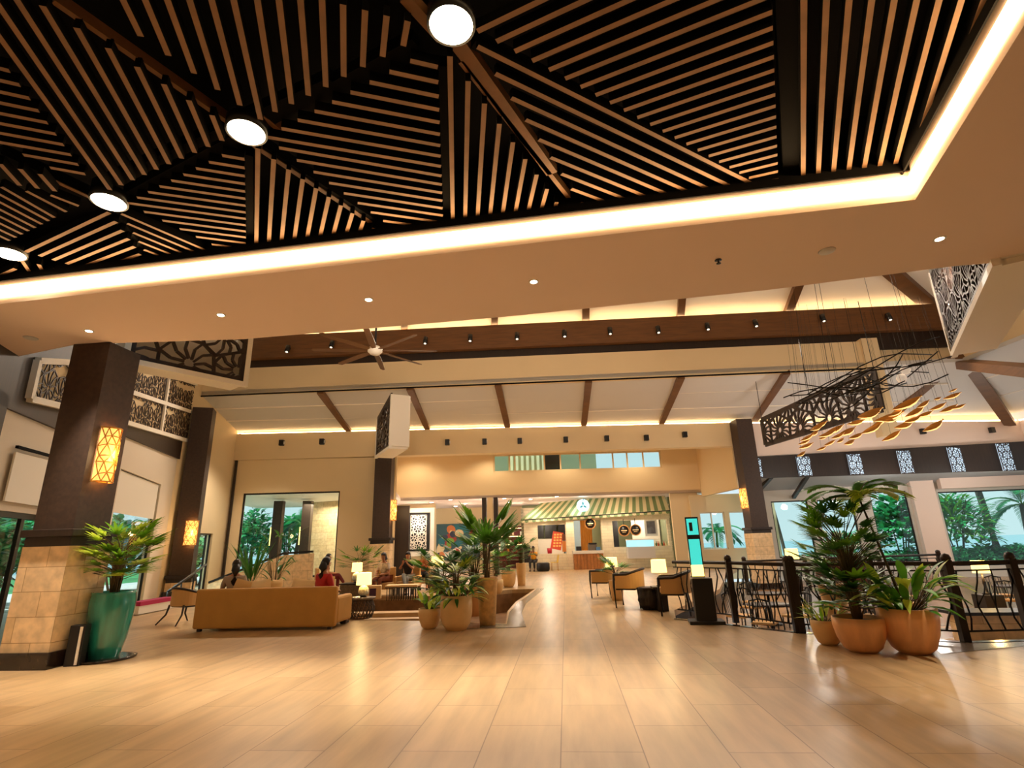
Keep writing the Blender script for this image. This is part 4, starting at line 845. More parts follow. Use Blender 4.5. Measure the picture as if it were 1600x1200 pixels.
mb.build('wicker_body', mat('black rattan', (40, 32, 26), .6), t); MB().lathe([(.27, .44), (.27, .47)], 24).build('table_top', M_dkwood, t)
def pedestal(label, u, v, Y, w=.4):
    p = PY(u, v, Y); zb = p.z-.13-.3; t = thing('pedestal_table', label, 'side table', (p.x, p.y, 0), group='lamp pedestals'); MB().box((0, 0, zb-.02), (w, w, .04)).build('table_top', M_dkwood, t); MB().box((0, 0, (zb-.04)/2), (w*.55, w*.55, zb-.04)).build('table_leg', M_dkwood, t); return Vector((p.x, p.y, zb))
lamp('square looking cream lamp between the armchairs at right', pedestal('dark pedestal table under the lamp between the armchairs', 1029, 884, 12.9), .56, .34, .27)
lamp('cream lamp farther back beside the walkway', pedestal('dark pedestal table under the farther walkway lamp', 955, 878, 17.0), .56, .36, .27)
potted('cream square-looking planter with dark palm between the armchairs', PZ(965, 938), .2, .5, 'tall', M_clay, [rhapis(R_(21), .5, 16, .3, .05, 8, spread=.3)], (M_g2, M_g1))
# sign pylon
p = PZ(1104, 974); t = thing('sign_stand', 'black sign stand with glowing teal panel near the railing', 'sign stand', p, RD(-6))
MB().box((0, 0, .03), (.62, .42, .06)).box((0, 0, .42), (.36, .26, .74)).build('pedestal', M_blackm, t, bevel=.01)
MB().box((-.05, 0, 1.35), (.24, .05, 1.1)).build('sign_frame', M_blackm, t)
MB().box((-.05, -.03, 1.72), (.2, .012, .3)).box((-.05, -.03, 1.24), (.2, .012, .5)).build('sign_panel', mat('teal screen', (60, 190, 180), em=.9, emc=(60, 200, 190)), t)
MB().box((-.05, -.03, .92), (.22, .014, .2)).build('lit_panel', M_shade, t)
MB().box((-.08, -.038, 1.72), (.06, .004, .16)).box((-.06, -.038, 1.52), (.13, .004, .012)).build('sign_print', M_dkwood, t)
# ---------- railing
def railing(label, pts, z, h, seg, name='railing', nb=8, post=True, seed=1, rr=.015, postlast=True):
    r = random.Random(seed); t = thing(name, label, 'railing', (pts[0].x, pts[0].y, z)); o = Vector((pts[0].x, pts[0].y, z))
    P = [Vector((p.x, p.y, z))-o for p in pts]
    MB().tube([p+Vector((0, 0, h-.04)) for p in P], .035, 6).build('handrail', M_dkwood, t)
    mb = MB(); mb.tube([p+Vector((0, 0, .12)) for p in P], .014, 5); mb.tube([p+Vector((0, 0, h-.14)) for p in P], .012, 5); mb.build('rail_bar', M_blackm, t)
    tw = MB()
    for i in range(len(P)-1):
        L = (P[i+1]-P[i]).length; n = max(2, int(L*nb))
        for k in range(n):
            a = P[i].lerp(P[i+1], (k+.5)/n); d = (P[i+1]-P[i]).normalized(); pts_ = []
            ph = r.uniform(0, 6); am = r.uniform(.03, .07)
            for q in range(6): pts_.append(a+d*(am*sin(ph+q*1.2))+Vector((0, 0, .12+(h-.26)*q/5)))
            tw.tube(pts_, rr, 4)
            if r.random() < .5: e = d*(r.choice((-1, 1))*r.uniform(.08, .14)); tw.tube([pts_[2], (pts_[2]+pts_[4])/2+e*.8, pts_[4]+e], rr*.8, 4)
    tw.build('twig_infill', M_blackm, t)
    for i, p in enumerate(P):
        if not post or (i == 0 and not postlast): continue
        MB().box(p+Vector((0, 0, h/2)), (.1, .1, h+.02)).lathe([(.055, h), (.07, h+.04), (.05, h+.09), (.0, h+.11)], 10, c=tuple(p)).build('post', M_dkwood, t)
    return t
rp = [rails[0], rails[1], rails[2], rails[3]]
railing('curved twig-pattern dark railing with posts in front of the restaurant', [Vector((q.x, q.y, 0)) for q in (PZ(1060, 962), PZ(1150, 972), PZ(1247, 988))], 0, 1.08, 1, seed=3, postlast=False)
railing('dark twig-pattern railing right of the terracotta pots', [PZ(1253, 988), PZ(1380, 992), PZ(1509, 1001), PZ(1613, 998), PZ(1760, 995)], 0, 1.08, 1, seed=4, nb=5)
railing('distant dark balustrade behind the restaurant, right of the awning', [Vector((5.2, 17.2, 0)), Vector((7.2, 17.9, 0)), Vector((9.6, 18.4, 0)), Vector((11.6, 18.8, 0))], -.1, .95, 1, seed=5, nb=4, rr=.016)
# stone bench wall and counter in the restaurant
t = thing('bar_counter', 'low stone-faced counter behind the right railing', 'counter', (8.5, 12.4, -.6), RD(-4)); MB().box((1.8, 0, .25), (5.2, .4, .5)).build('stone_front', M_lime, t); MB().box((1.8, .05, .53), (5.4, .7, .06)).build('counter_top', M_blackm, t)
lamp('wide cream lamp on the restaurant counter at far right', Vector((10.0, 12.4, -.04)), .9, .5, .3); lamp('small cream lamp left of the far right lamp', Vector((9.2, 13.6, .15)), .7, .32, .26)
tag(MB().box((0, 0, .3), (.4, .4, .6)).build('lamp_plinth', M_dkwood, None), 'dark plinth under the small lamp behind the counter', 'plinth').location = (9.2, 13.6, -.46)
lamp('small cream lamp left of the lady palm in the restaurant', pedestal('dark pedestal under the small restaurant lamp', 1237, 865, 16.0), .56, .34, .27)
# restaurant tables and chairs
def dtable(label, loc, r=.45, h=.74):
    t = thing('dining_table', label, 'table', loc, 0, 'round restaurant tables'); MB().lathe([(r, h-.03), (r, h), (.01, h)], 24).build('table_top', M_dkwood, t); MB().tube([(0, 0, .02), (0, 0, h-.03)], .035, 8).build('table_stem', M_blackm, t); MB().lathe([(.25, 0), (.24, .03), (.04, .05)], 16).build('table_foot', M_blackm, t)
def dchair(label, loc, rz):
    t = thing('dining_chair', label, 'chair', loc, rz, 'slat-back restaurant chairs')
    for x in (-.2, .2):
        MB().tube([(x, .2, 0), (x, .2, .44)], .016, 5).build('leg', M_blackm, t); MB().tube([(x, -.22, 0), (x, -.2, .45), (x*.95, -.27, .88)], .016, 5).build('leg', M_blackm, t)
    MB().box((0, 0, .46), (.44, .44, .05)).build('seat', M_tan, t, bevel=.02)
    mb = MB(); mb.tube([(-.19, -.27, .88), (0, -.3, .92), (.19, -.27, .88)], .018, 5)
    for k in range(5): x = -.14+k*.07; mb.tube([(x, -.21, .5), (x, -.28, .89)], .008, 4)
    mb.build('backrest', M_blackm, t); return t
tabs = [(4.2, 12.6), (6.0, 12.0), (5.0, 15.0), (7.6, 14.8), (8.6, 17.0), (11.2, 15.5)]
words = ['nearest the sign stand', 'behind the terracotta pots', 'behind the left railing', 'behind the tall lady palm', 'far back near the windows', 'at far right near the windows']
for i, (x, y) in enumerate(tabs):
    dtable('round dark dining table '+words[i], (x, y, -.6))
    for k, a in enumerate((.4, 2.4, 4.2)):
        a += i*.7; dchair('black chair with tan seat, %s at the table %s' % (('left', 'rear', 'right')[k], words[i]), (x+.68*cos(a), y+.68*sin(a), -.6), a+pi/2)
cab = thing('sideboard', 'reddish brown sideboard below the far left restaurant window', 'cabinet', (9.9, 21.5, -.6)); MB().box((0, 0, .65), (1.7, .5, 1.25)).build('cabinet_body', mat('red brown timber', (104, 54, 38), .5), cab); MB().box((0, 0, 1.3), (1.8, .56, .05)).build('cabinet_top', M_dkwood, cab)
# ---------- cafe kiosk under the striped awning
def quadslab(pl, pts, off, th, mb, mi=0): mb.slab([PP(pl, u, v, off) for u, v in pts], pl[2]*th, mi)
wallgrid('wall_kiosk', SW, -2.55, 6.15, 0, 3.5, [(-1.6, .02, .88, 2.5), (.5, 2.1, 0, 2.7), (2.75, 5.95, 1.15, 2.62)], M_brick, th=.25)
mb = MB(); mb.slab([at(SW, -2.55, 0), at(SW, -2.55, 0, 4), at(SW, -2.55, 3.5, 4), at(SW, -2.55, 3.5)], SW[1]*.15); mb.slab([at(SW, 6.1, 0), at(SW, 6.1, 0, 4), at(SW, 6.1, 3.9, 4), at(SW, 6.1, 3.9)], SW[1]*.15); mb.slab([at(SW, -2.5, 0, 4), at(SW, 6.1, 0, 4), at(SW, 6.1, 3.9, 4), at(SW, -2.5, 3.9, 4)], SW[2]*.15); struct('wall_kiosk_inner', mb, mat('sage wall', (126, 132, 100), .8))
mb = MB(); mb.slab([at(SW, 2.1, 0, -.12), at(SW, 2.75, 0, -.12), at(SW, 2.75, 3.4, -.12), at(SW, 2.1, 3.4, -.12)], SW[2]*.12); mb.slab([at(SW, 0.05, 0, -.12), at(SW, .5, 0, -.12), at(SW, .5, 3.0, -.12), at(SW, .05, 3.0, -.12)], SW[2]*.12); trim(mb, M_brick)
aw = thing('awning', 'green and cream striped awning over the kiosk front', 'awning', at(SW, 1.8, 3.0, -.2)); aw0 = aw.location.copy()
M_ag = mat('awning green', (134, 156, 104), .7); M_ac = mat('awning cream', (236, 224, 176), .7)
tl, tr = PP(SW, 845, 787, -.05), PP(SW, 1036, 769, -.05); bl, br = PP(SW, 814, 812, -1.2), PP(SW, 1046, 797, -1.2)
mb = MB(); N = 40
for k in range(N):
    a, b = k/N, (k+1)/N; q = [tl.lerp(tr, a), tl.lerp(tr, b), bl.lerp(br, b), bl.lerp(br, a)]; mb.slab([p-aw0 for p in q], (0, 0, .03), k % 2)
mb.build('awning_canopy', [M_ag, M_ac], aw)
mb = MB()
for k in range(N):
    a, b = bl.lerp(br, k/N)-aw0, bl.lerp(br, (k+1)/N)-aw0; m_ = (a+b)/2; mb.slab([a, b, b-Vector((0, 0, .15)), m_-Vector((0, 0, .2)), a-Vector((0, 0, .15))], (0, .02, 0), (k+1) % 2)
mb.build('valance', [M_ag, M_ac], aw)
mb = MB()
for a, b in ((tl, bl), (tr, br), (bl, br)): mb.tube([a-aw0-Vector((0, 0, .03)), b-aw0-Vector((0, 0, .03))], .03, 6)
mb.build('awning_frame', M_blackm, aw)
p = PP(SW, 911, 790, -.95); t = thing('round_sign', 'round glowing pale blue sign with a leaf mark on the awning', 'sign', p, RD(4))
MB().tube([(0, .06, 0), (0, 0, 0)], .36, 28).build('sign_disc', mat('sign glow', (200, 240, 250), em=1.1, emc=(185, 240, 255)), t)
mb = MB()
for k in range(3):
    a = pi/2+k*2*pi/3; c = (.12*cos(a), -.015, .12*sin(a)); mb.add([(c[0]+.1*cos(b)*cos(a)-.05*sin(b)*sin(a), -.015, c[2]+.1*cos(b)*sin(a)+.05*sin(b)*cos(a)) for b in [2*pi*q/12 for q in range(12)]]+[(c[0], -.03, c[2])], [(q, (q+1) % 12, 12) for q in range(12)])
mb.bar((0, -.02, .26), (.06, -.02, .4), .04, .03); mb.build('leaf_mark', mat('sign mark', (60, 150, 160), .5), t)
light('POINT', 'sign_glow', p+Vector((0, -.9, .3)), 10, (.7, .95, 1), .2)
for x in (-1.2, .3, 1.6, 3.2, 4.8):
    q = at(SW, x, 2.75, -.6); light('SPOT', 'kiosk_light', q+Vector((0, 0, .1)), 45, (1, .8, .55), .1, (0, 0, 0), 140)
for x in (-1, 1.2, 4): light('POINT', 'kiosk_inner', at(SW, x, 2.6, 2.0), 55, (1, .86, .66), .2)
for x in (-1.8, .6): q = at(SW, x, 3.6, -1.6); l = light('SPOT', 'awning_spot', q, 26, (.95, 1, .95), .06, None, 70); aim(l, at(SW, x, 2.9, -.6))
c = at(SW, 1.2, 0, -.35); t = thing('service_counter', 'light wood service counter with white top in the kiosk opening', 'counter', c, RD(4))
mb = MB(); 
for k in range(9): mb.box((-.74+k*.185, 0, .42), (.17, .5, .84), 0)
mb.build('counter_front', mat('slatted oak', (176, 112, 54), .5, noise=.2, scale=6), t); MB().box((0, 0, .93), (1.75, .62, .16)).build('counter_top', M_white, t)
tag(MB().box((0, 0, .12), (.3, .2, .24)).build('cash_register', M_blackm, None), 'black cash register on the kiosk counter', 'register').location = c+Vector((-.5, 0, 1.01))
tag(MB().box((0, 0, .09), (.24, .2, .18)).build('display_box', mat('blue box', (70, 110, 150), .4), None), 'small blue box on the kiosk counter right end', 'box').location = c+Vector((.6, 0, 1.01))
def ring_sign(label, u, v, r, g='round wall signs in the kiosk'):
    p = PP(SW, u, v, -.2); t = thing('hanging_sign', label, 'sign', p, RD(4), group=g); MB().tube([(0, .03, 0), (0, 0, 0)], r, 24).build('sign_face', M_blackm, t)
    mb = MB()
    for k in range(24): a, b = 2*pi*k/24, 2*pi*(k+1)/24; mb.bar((r*cos(a), -.01, r*sin(a)), (r*cos(b), -.01, r*sin(b)), .05, .05)
    mb.build('sign_rim', mat('brass rim', (200, 140, 80), .4, metal=.5), t); MB().box((0, -.01, 0), (r*1.1, .01, r*.16)).box((0, -.01, -r*.3), (r*.7, .01, r*.1)).build('sign_lettering', M_seat, t); MB().tube([(0, 0, r), (0, 0, r+.35)], .02, 5).build('hanger', M_blackm, t)
ring_sign('round sign with brass rim hanging over the kiosk counter', 922, 818, .30)
ring_sign('round black sign in the kiosk window, left of a pair', 975, 829, .30); ring_sign('round black sign in the kiosk window, right of a pair', 993, 828, .30)
t = thing('menu_board', 'red and orange menu board inside the kiosk window', 'menu board', PP(SW, 871, 860, .5), RD(4)); MB().box((0, 0, .55), (.62, .05, 1.0), R=Matrix.Rotation(RD(12), 3, 'Y')).build('board', mat('red board', (190, 64, 34), .5, em=.25), t)
mb = MB(); rr = random.Random(3)
for j in range(5):
    for i in range(3): mb.box((-.18+i*.17+j*.02, -.035, .25+j*.16), (.12, .01, .1))
mb.build('menu_pictures', mat('menu prints', (240, 170, 90), .5, em=.2), t)
t = thing('snack_stand', 'small stand of orange packets right of the menu board', 'display stand', PP(SW, 883, 862, .45), RD(4)); MB().box((0, 0, .3), (.3, .2, .6)).build('stand_body', mat('orange card', (214, 130, 60), .6), t); MB().box((0, 0, .8), (.26, .1, .36)).build('stand_header', mat('brown card', (110, 60, 40), .6), t)
tag(MB().lathe([(.12, 0), (.15, .3), (.13, .3), (.1, .02)], 14).build('red_bucket', mat('red plastic', (190, 30, 50), .4), None), 'red bucket on the sill inside the kiosk window', 'bucket').location = at(SW, -.95, .9, .12)
t = thing('wall_picture', 'grey framed portrait poster inside the kiosk right window', 'picture', PP(SW, 1017, 824, .9), RD(4)); MB().box((0, 0, 0), (.75, .04, 1.0)).build('picture_frame', M_grey, t); MB().box((0, -.03, 0), (.5, .02, .72)).build('picture_print', mat('grey print', (90, 90, 100), .5, noise=.6, scale=3), t)
t = thing('display_case', 'glass pastry case with bluish light at the kiosk right side', 'display case', PP(SW, 1002, 872, -.6), RD(4)); MB().box((0, 0, .3), (1.5, .6, .6)).build('case_base', M_grey, t); MB().box((0, 0, .8), (1.45, .55, .35)).build('case_glass', mat('lit glass', (150, 215, 235), .1, em=.8), t); MB().box((0, 0, 1.0), (1.5, .6, .05)).build('case_top', M_white, t)
p = PP(SW, 824, 864, -.02); tag(MB().box((0, 0, -.2), (.36, .04, 1.1)).lathe([(.0, 0), (.0, 0)], 4).build('niche_plaque', M_blackm, None), 'narrow dark arched plaque on the kiosk left wall', 'plaque').location = p
# tribal panel, abstract picture, red shelf
cen = PP(SW, 654, 831, -.35); W2, H2 = 1.15, 2.0
t = thing('carved_artwork', 'tall dark panel with white tribal carving on the passage wall', 'artwork', cen, RD(4), None)
MB().box((0, .06, 0), (1.8, .1, 2.7)).build('mount', M_white, t); MB().box((0, 0, 0), (W2+.15, .05, H2+.15)).build('panel', M_blackm, t)
mb = MB(); lattice(mb, lambda a, b: Vector(((a-.5)*W2*.8, -.04, (b-.5)*H2*.95)), W2*.8, H2, .5, .045, .02, 77, spokes=7, frame=.02); mb.build('carving', M_white, t)
cen = PP(RW, 716, 846, 7.3); cols = [(210, 120, 60), (40, 110, 120), (230, 200, 150), (120, 160, 60), (170, 60, 50), (60, 60, 80), (240, 230, 210)]
t = thing('abstract_painting', 'colourful abstract painting with curved shapes in the far passage', 'painting', cen, RD(5.7)); MB().box((0, .03, 0), (2.9, .06, 2.3)).build('canvas', mat('canvas blue', (56, 90, 96), .6), t)
rr = random.Random(4); mb = MB()
for k in range(26):
    x, z = rr.uniform(-1.2, 1.2), rr.uniform(-.95, .95); a, b = rr.uniform(.12, .45), rr.uniform(.1, .3); th = rr.uniform(0, 3); n = 12
    mb.slab([(x+a*cos(q)*cos(th)-b*sin(q)*sin(th), -.002-k*.001, z+a*cos(q)*sin(th)+b*sin(q)*cos(th)) for q in [2*pi*i/n for i in range(n)]], (0, -.004, 0), k % 7)
mb.build('painted_shapes', [mat('paint %d' % i, c, .6) for i, c in enumerate(cols)], t)
p = PP(RW, 797, 852, 6.2); t = thing('display_shelf', 'red shop shelf with lit ledges behind the palms', 'shelf', (p.x, p.y, 0), RD(5.7)); MB().box((0, .3, 1.3), (2.6, .1, 2.6)).build('back_panel', mat('dark red', (110, 30, 26), .5), t)
for k, z in enumerate((.5, 1.0, 1.5, 2.0, 2.5)): MB().box((0, 0, z), (2.6, .5, .05)).build('shelf_board', mat('red lacquer', (150, 40, 34), .4), t); (k > 1) and MB().box((0, -.2, z-.05), (2.5, .04, .04)).build('shelf_light', M_ledsoft, t)
rr = random.Random(8)
for k in range(14):
    z = (1.0, 1.5, 2.0)[k % 3]+.025; x = -1.15+.17*k; hh = rr.uniform(.15, .3)
    o = tag(MB().box((0, 0, hh/2), (.11, .11, hh)).build('shop_package', mat('pack %d' % (k % 4), ((220, 200, 160), (180, 60, 40), (230, 150, 60), (240, 235, 220))[k % 4], .6), None), 'small package standing on the red display shelf', 'package', 'packages on the red shelf'); o.location = Matrix.Translation((p.x, p.y, z)) @ Matrix.Rotation(RD(5.7), 4, 'Z') @ Vector((x, -.05, 0))
# passage downlights
for k, (u, v) in enumerate(((674, 785), (704, 781), (727, 787), (712, 791), (788, 779), (796, 785), (829, 780), (870, 776), (640, 792))):
    p = PZ(u, v, 3.93); tag(MB().lathe([(.01, -.012), (.09, -.01), (.1, 0)], 14).build('passage_downlight', M_spot, None), 'small bright downlight in the low passage ceiling, %s from the left' % ('second fourth fifth third sixth seventh eighth ninth first'.split()[k]), 'downlight', 'passage downlights').location = p
for x, y in ((15, 25.5), (19, 25.5), (11.5, 23), (8, 20), (14, 19)): light('POINT', 'restaurant_fill', (x, y, 3.4), 95, (1, .92, .82), .2)  # point lights without fittings, added to brighten the restaurant
for x in (-7, -3, 1, 5, 9): light('SPOT', 'recess_fill', at(RW, x-1, 6.4, -1.2), 90, (1, .84, .6), .1, (0, 0, 0), 150)  # unseen spots added to brighten the recess wall
for x, y in ((-8.5, 31), (-6, 33), (-3, 34), (-8, 28), (-4.5, 30.2), (-1, 30.4), (3, 30.5)): light('POINT', 'passage_light', (x, y, 2.9), 48, WARM, .25)
# wall screen/dark door frame behind the mid column
mb = MB(); mb.slab([PP(WW, 586, 790, .35), PP(WW, 640, 790, .35), Vector((PP(WW, 640, 790, .35).x, PP(WW, 640, 790, .35).y, 0)), Vector((PP(WW, 586, 790, .35).x, PP(WW, 586, 790, .35).y, 0))], WW[2]*.1); trim(mb, M_dkwood)
mb = MB()
for u in (757, 775): q = PP(RW, u, 800, -.3); mb.box((q.x, q.y, 1.96), (.22, .3, 3.92))
trim(mb, M_dkwood)
mb = MB(); q = PP(RW, 766, 800, -.35); mb.box((q.x, q.y, 1.96), (.28, .2, 3.92)); trim(mb, M_cream2)
# ---------- people
def skinmesh(name, nodes, edges, m, parent, root=0, sub=2):
    me = bpy.data.meshes.new(name); me.from_pydata([n[0] for n in nodes], edges, []); me.materials.append(m)
    o = bpy.data.objects.new(name, me); COL.objects.link(o); o.parent = parent
    sk = o.modifiers.new('skin', 'SKIN'); sk.use_smooth_shade = True
    for i, n in enumerate(nodes):
        r = n[1] if isinstance(n[1], tuple) else (n[1], n[1]); me.skin_vertices[0].data[i].radius = r; me.skin_vertices[0].data[i].use_root = (i == root)
    s_ = o.modifiers.new('sub', 'SUBSURF'); s_.levels = sub; s_.render_levels = sub; return o
def person(label, loc, rz, top, legs, seat=.46, lean=.04, skinm=M_skin, hairlen=.3, arms='lap', sleeve=.5, legtype='sit', head=(0, .05), legm=None, scale=1):
    t = thing('person', label, 'person', loc, rz); t.scale = (scale,)*3
    V = Vector; z = seat
    P = dict(pel=V((0, 0, z+.1)), sp=V((0, .0+lean*.4, z+.28)), ch=V((0, lean, z+.44)), nk=V((0, lean+.01, z+.58)), h1=V((head[0]*.5, lean+.03, z+.66)), h2=V((head[0], lean+head[1], z+.755)), h3=V((head[0], lean+head[1]-.005, z+.81)))
    nodes = []; edges = []; idx = {}
    def nd(k, p, r, par=None):
        idx[k] = len(nodes); nodes.append((tuple(p), r)); 
        if par: edges.append((idx[par], idx[k]))
    nd('pel', P['pel'], (.15, .11)); nd('sp', P['sp'], (.125, .095), 'pel'); nd('ch', P['ch'], (.15, .1), 'sp'); nd('nk', P['nk'], .052, 'ch'); nd('h1', P['h1'], (.062, .075), 'nk'); nd('h2', P['h2'], (.075, .092), 'h1'); nd('h3', P['h3'], (.06, .07), 'h2')
    J = {}
    for s_, sd in ((-1, 'l'), (1, 'r')):
        sh = P['ch']+V((s_*.17, 0, .06))
        if arms == 'lap': el = V((s_*.24, lean+.04, z+.24)); wr = V((s_*.1, lean+.27, z+.2)); pd = V((-s_*.5, .8, 0))
        elif arms == 'raised': el = V((s_*.23, lean+.16, z+.34)); wr = V((s_*.08, lean+.3, z+.5)); pd = V((-s_*.3, .3, .9))
        else: el = V((s_*.25, lean-.02, z+.22)); wr = V((s_*.24, lean+.22, z+.12)); pd = V((0, .8, -.5))
        pd.normalize(); nd('sh'+sd, sh, .06, 'ch'); nd('el'+sd, el, .042, 'sh'+sd); nd('wr'+sd, wr, .028, 'el'+sd); pm = wr+pd*.06; nd('pm'+sd, pm, (.034, .022), 'wr'+sd)
        sx = pd.cross(V((0, 0, 1))).normalized(); 
        for k, (o_, L) in enumerate(((-.03, .062), (-.01, .072), (.01, .068), (.03, .055))):
            a = pm+pd*.03+sx*o_; b = a+pd*L*.5+V((0, 0, -.006)); c = b+pd*L*.45+V((0, 0, -.02)); nd('f%d%s' % (k, sd), a, .0095, 'pm'+sd); nd('g%d%s' % (k, sd), b, .009, 'f%d%s' % (k, sd)); nd('e%d%s' % (k, sd), c, .0075, 'g%d%s' % (k, sd))
        th = wr+pd*.03-sx*s_*.035; nd('t0'+sd, th, .011, 'wr'+sd); nd('t1'+sd, th-sx*s_*.02+pd*.04, .009, 't0'+sd)
        hp = V((s_*.1, .03, z+.06)); kn = V((s_*.12, .46, z+.06)); an = V((s_*.12, .46, .09)); toe = an+V((0, .13, -.04))
        if legtype == 'cross' and s_ == 1: kn = V((.0, .45, z+.16)); an = V((-.2, .72, .26)); toe = an+V((-.03, .12, -.03))
        if legtype == 'kneel': kn = V((s_*.15, .3, .5)); an = V((s_*.13, .1, .09)); toe = an+V((0, .14, -.04))
        nd('hp'+sd, hp, .088, 'pel'); nd('kn'+sd, kn, .058, 'hp'+sd); nd('cf'+sd, kn.lerp(an, .35), .052, 'kn'+sd); nd('an'+sd, an, .036, 'cf'+sd); nd('to'+sd, toe, (.035, .025), 'an'+sd)
        J[sd] = (sh, el, wr, hp, kn, an, toe)
    skinmesh('body', nodes, edges, skinm, t)
    cn = []; ce = []; ci = {}
    def cl(k, p, r, par=None):
        ci[k] = len(cn); cn.append((tuple(p), r)); 
        if par: ce.append((ci[par], ci[k]))
    cl('pel', P['pel'], (.165, .125)); cl('sp', P['sp'], (.145, .115), 'pel'); cl('ch', P['ch'], (.165, .118), 'sp'); cl('nk', P['nk']-V((0, 0, .045)), .07, 'ch')
    for sd in 'lr':
        sh, el, wr = J[sd][:3]; cl('sh'+sd, sh, .075, 'ch'); cl('el'+sd, sh.lerp(el, 1 if sleeve > .6 else .75), .056, 'sh'+sd)
        if sleeve > .9: cl('wr'+sd, el.lerp(wr, .85), .042, 'el'+sd)
    skinmesh('top', cn, ce, top, t)
    cn = []; ce = []; ci = {}; cl('pel', P['pel']-V((0, 0, .02)), (.17, .125))
    for sd in 'lr':
        hp, kn, an, toe = J[sd][3:]; cl('hp'+sd, hp, .1, 'pel'); cl('kn'+sd, kn, .072, 'hp'+sd)
        if legs[1] > .5: cl('an'+sd, kn.lerp(an, .85), .055, 'kn'+sd)
    skinmesh('trousers' if legs[1] > .5 else 'skirt', cn, ce, legs[0], t)
    for sd in 'lr': an, toe = J[sd][5:]; MB().tube([an+V((0, -.04, -.06)), an+V((0, .03, -.045)), toe+V((0, .02, -.02))], [.036, .042, .03], 8).build('shoe', M_blackm, t)
    hc = P['h2']; mb = MB(); n, m_ = 14, 9; vs = []
    for j in range(m_):
        ph = pi*.5-(j/(m_-1))*pi*.72
        for i in range(n):
            a = 2*pi*i/n; fr = max(0, sin(a)); zz = sin(ph) if not (fr > .3 and ph < .35) else sin(.35); cc = cos(ph) if not (fr > .3 and ph < .35) else cos(.35)
            vs.append(hc+V((.092*cc*cos(a), .108*cc*sin(a)-.012, .03+.105*zz)))
    mb.add(vs, [(j*n+i, j*n+(i+1) % n, (j+1)*n+(i+1) % n, (j+1)*n+i) for j in range(m_-1) for i in range(n)], 0, True)
    if hairlen: mb.tube([hc+V((0, -.06, .02)), hc+V((0, -.1, -.1)), hc+V((0, -.11, -.1-hairlen*.6)), hc+V((0, -.1, -.1-hairlen))], [.075, .085, .075, .03], 10)
    mb.build('hair', M_hair, t)
    mb = MB(); mb.add([hc+V(q) for q in ((-.012, .09, -.02), (.012, .09, -.02), (0, .118, -.022), (0, .09, .02))], [(0, 1, 2), (0, 2, 3), (1, 3, 2)]); mb.build('nose', skinm, t)
    for x in (-.03, .03): MB().lathe([(.001, -.007), (.011, 0), (.001, .007)], 8, c=(hc.x+x, hc.y+.086, hc.z+.01)).build('eye', M_blackm, t)
    MB().tube([hc+V((-.022, .086, -.05)), hc+V((0, .092, -.052)), hc+V((.022, .086, -.05))], .006, 5).build('mouth', mat('lips', (150, 70, 60), .5), t)
    for x in (-.078, .078): MB().lathe([(.004, -.022), (.014, 0), (.004, .025)], 8, c=(hc.x+x, hc.y+.0, hc.z)).build('ear', skinm, t)
    return t
fab = lambda n_, c: mat(n_, c, .85)
def sofa_at(x, y): q = Matrix.Translation(mid_s) @ Matrix.Rotation(az_s, 4, 'Z') @ Vector((x, y, 0)); return q
mid_s = SOFA.location.copy()
person('person with long dark hair leaning back on the sofa, left end', sofa_at(-.95, .48), az_s+RD(25), fab('grey top', (150, 130, 110)), (fab('dark trousers', (40, 38, 44)), 1), hairlen=.34, lean=-.0)
person('person in red top with dark hair seated on the sofa, right side', sofa_at(.95, .5), az_s+RD(-30), fab('red top', (176, 36, 34)), (fab('dark trousers', (40, 38, 44)), 1), hairlen=.22, lean=.02, sleeve=1)
def lounge_chair(label, loc, rz):
    t = thing('lounge_chair', label, 'armchair', loc, rz, 'lounge chairs beyond the pit'); MB().box((0, 0, .3), (.62, .6, .2)).build('seat', M_tan, t, bevel=.03); MB().box((0, -.28, .58), (.62, .1, .56)).build('backrest', M_tan, t, bevel=.03)
    for x in (-.32, .32): MB().box((x, 0, .4), (.07, .6, .34)).build('armrest', M_tan, t, bevel=.02)
    for x in (-.26, .26):
        for y in (-.25, .25): MB().box((x, y, .1), (.05, .05, .2)).build('leg', M_dkwood, t)
def pl_(u, Y): q = PY(u, 900, Y); return Vector((q.x, q.y, 0))
q = pl_(508, 19.5); lounge_chair('tan lounge chair of the person in dark red, behind the sofa end', q, RD(-60)); person('person in dark red dress with crossed legs in lounge chair behind the sofa', q, RD(-60), fab('dark red top', (110, 30, 34)), (fab('dark red skirt', (100, 26, 34)), 1), arms='lap', legtype='cross', hairlen=.15)
q = pl_(603, 18.2); lounge_chair('tan lounge chair of the person in the striped top', q, RD(195)); person('person in pale striped top bending towards bag, seated beyond the pit', q, RD(160), mat('striped top', (190, 170, 150), .8, noise=.5, scale=9), (fab('red brown trousers', (120, 60, 36)), 1), arms='lap', lean=.12, hairlen=.1)
q = pl_(638, 18.6); lounge_chair('tan lounge chair beside the dark palm pots', q, RD(170)); person('person in dark top and grey trousers seated beyond the pit', q, RD(175), fab('black top', (32, 26, 30)), (fab('grey trousers', (120, 118, 112)), 1), arms='raised', hairlen=.3, legtype='cross')
q = pl_(660, 20.5); lounge_chair('tan lounge chair farthest back near the lit lamp', q, RD(200)); person('person in orange-brown clothes holding up hands, farthest back in lounge', q, RD(200), fab('rust top', (170, 84, 48)), (fab('black trousers', (30, 28, 30)), 1), arms='raised', hairlen=.1)
bq = PP(SW, 832, 891, -.7); bq.z = 0; tag(MB().box((0, 0, .225), (1.0, .4, .45)).build('brick_bench', M_brick, None), 'low white brick bench at the kiosk left corner', 'bench').location = bq
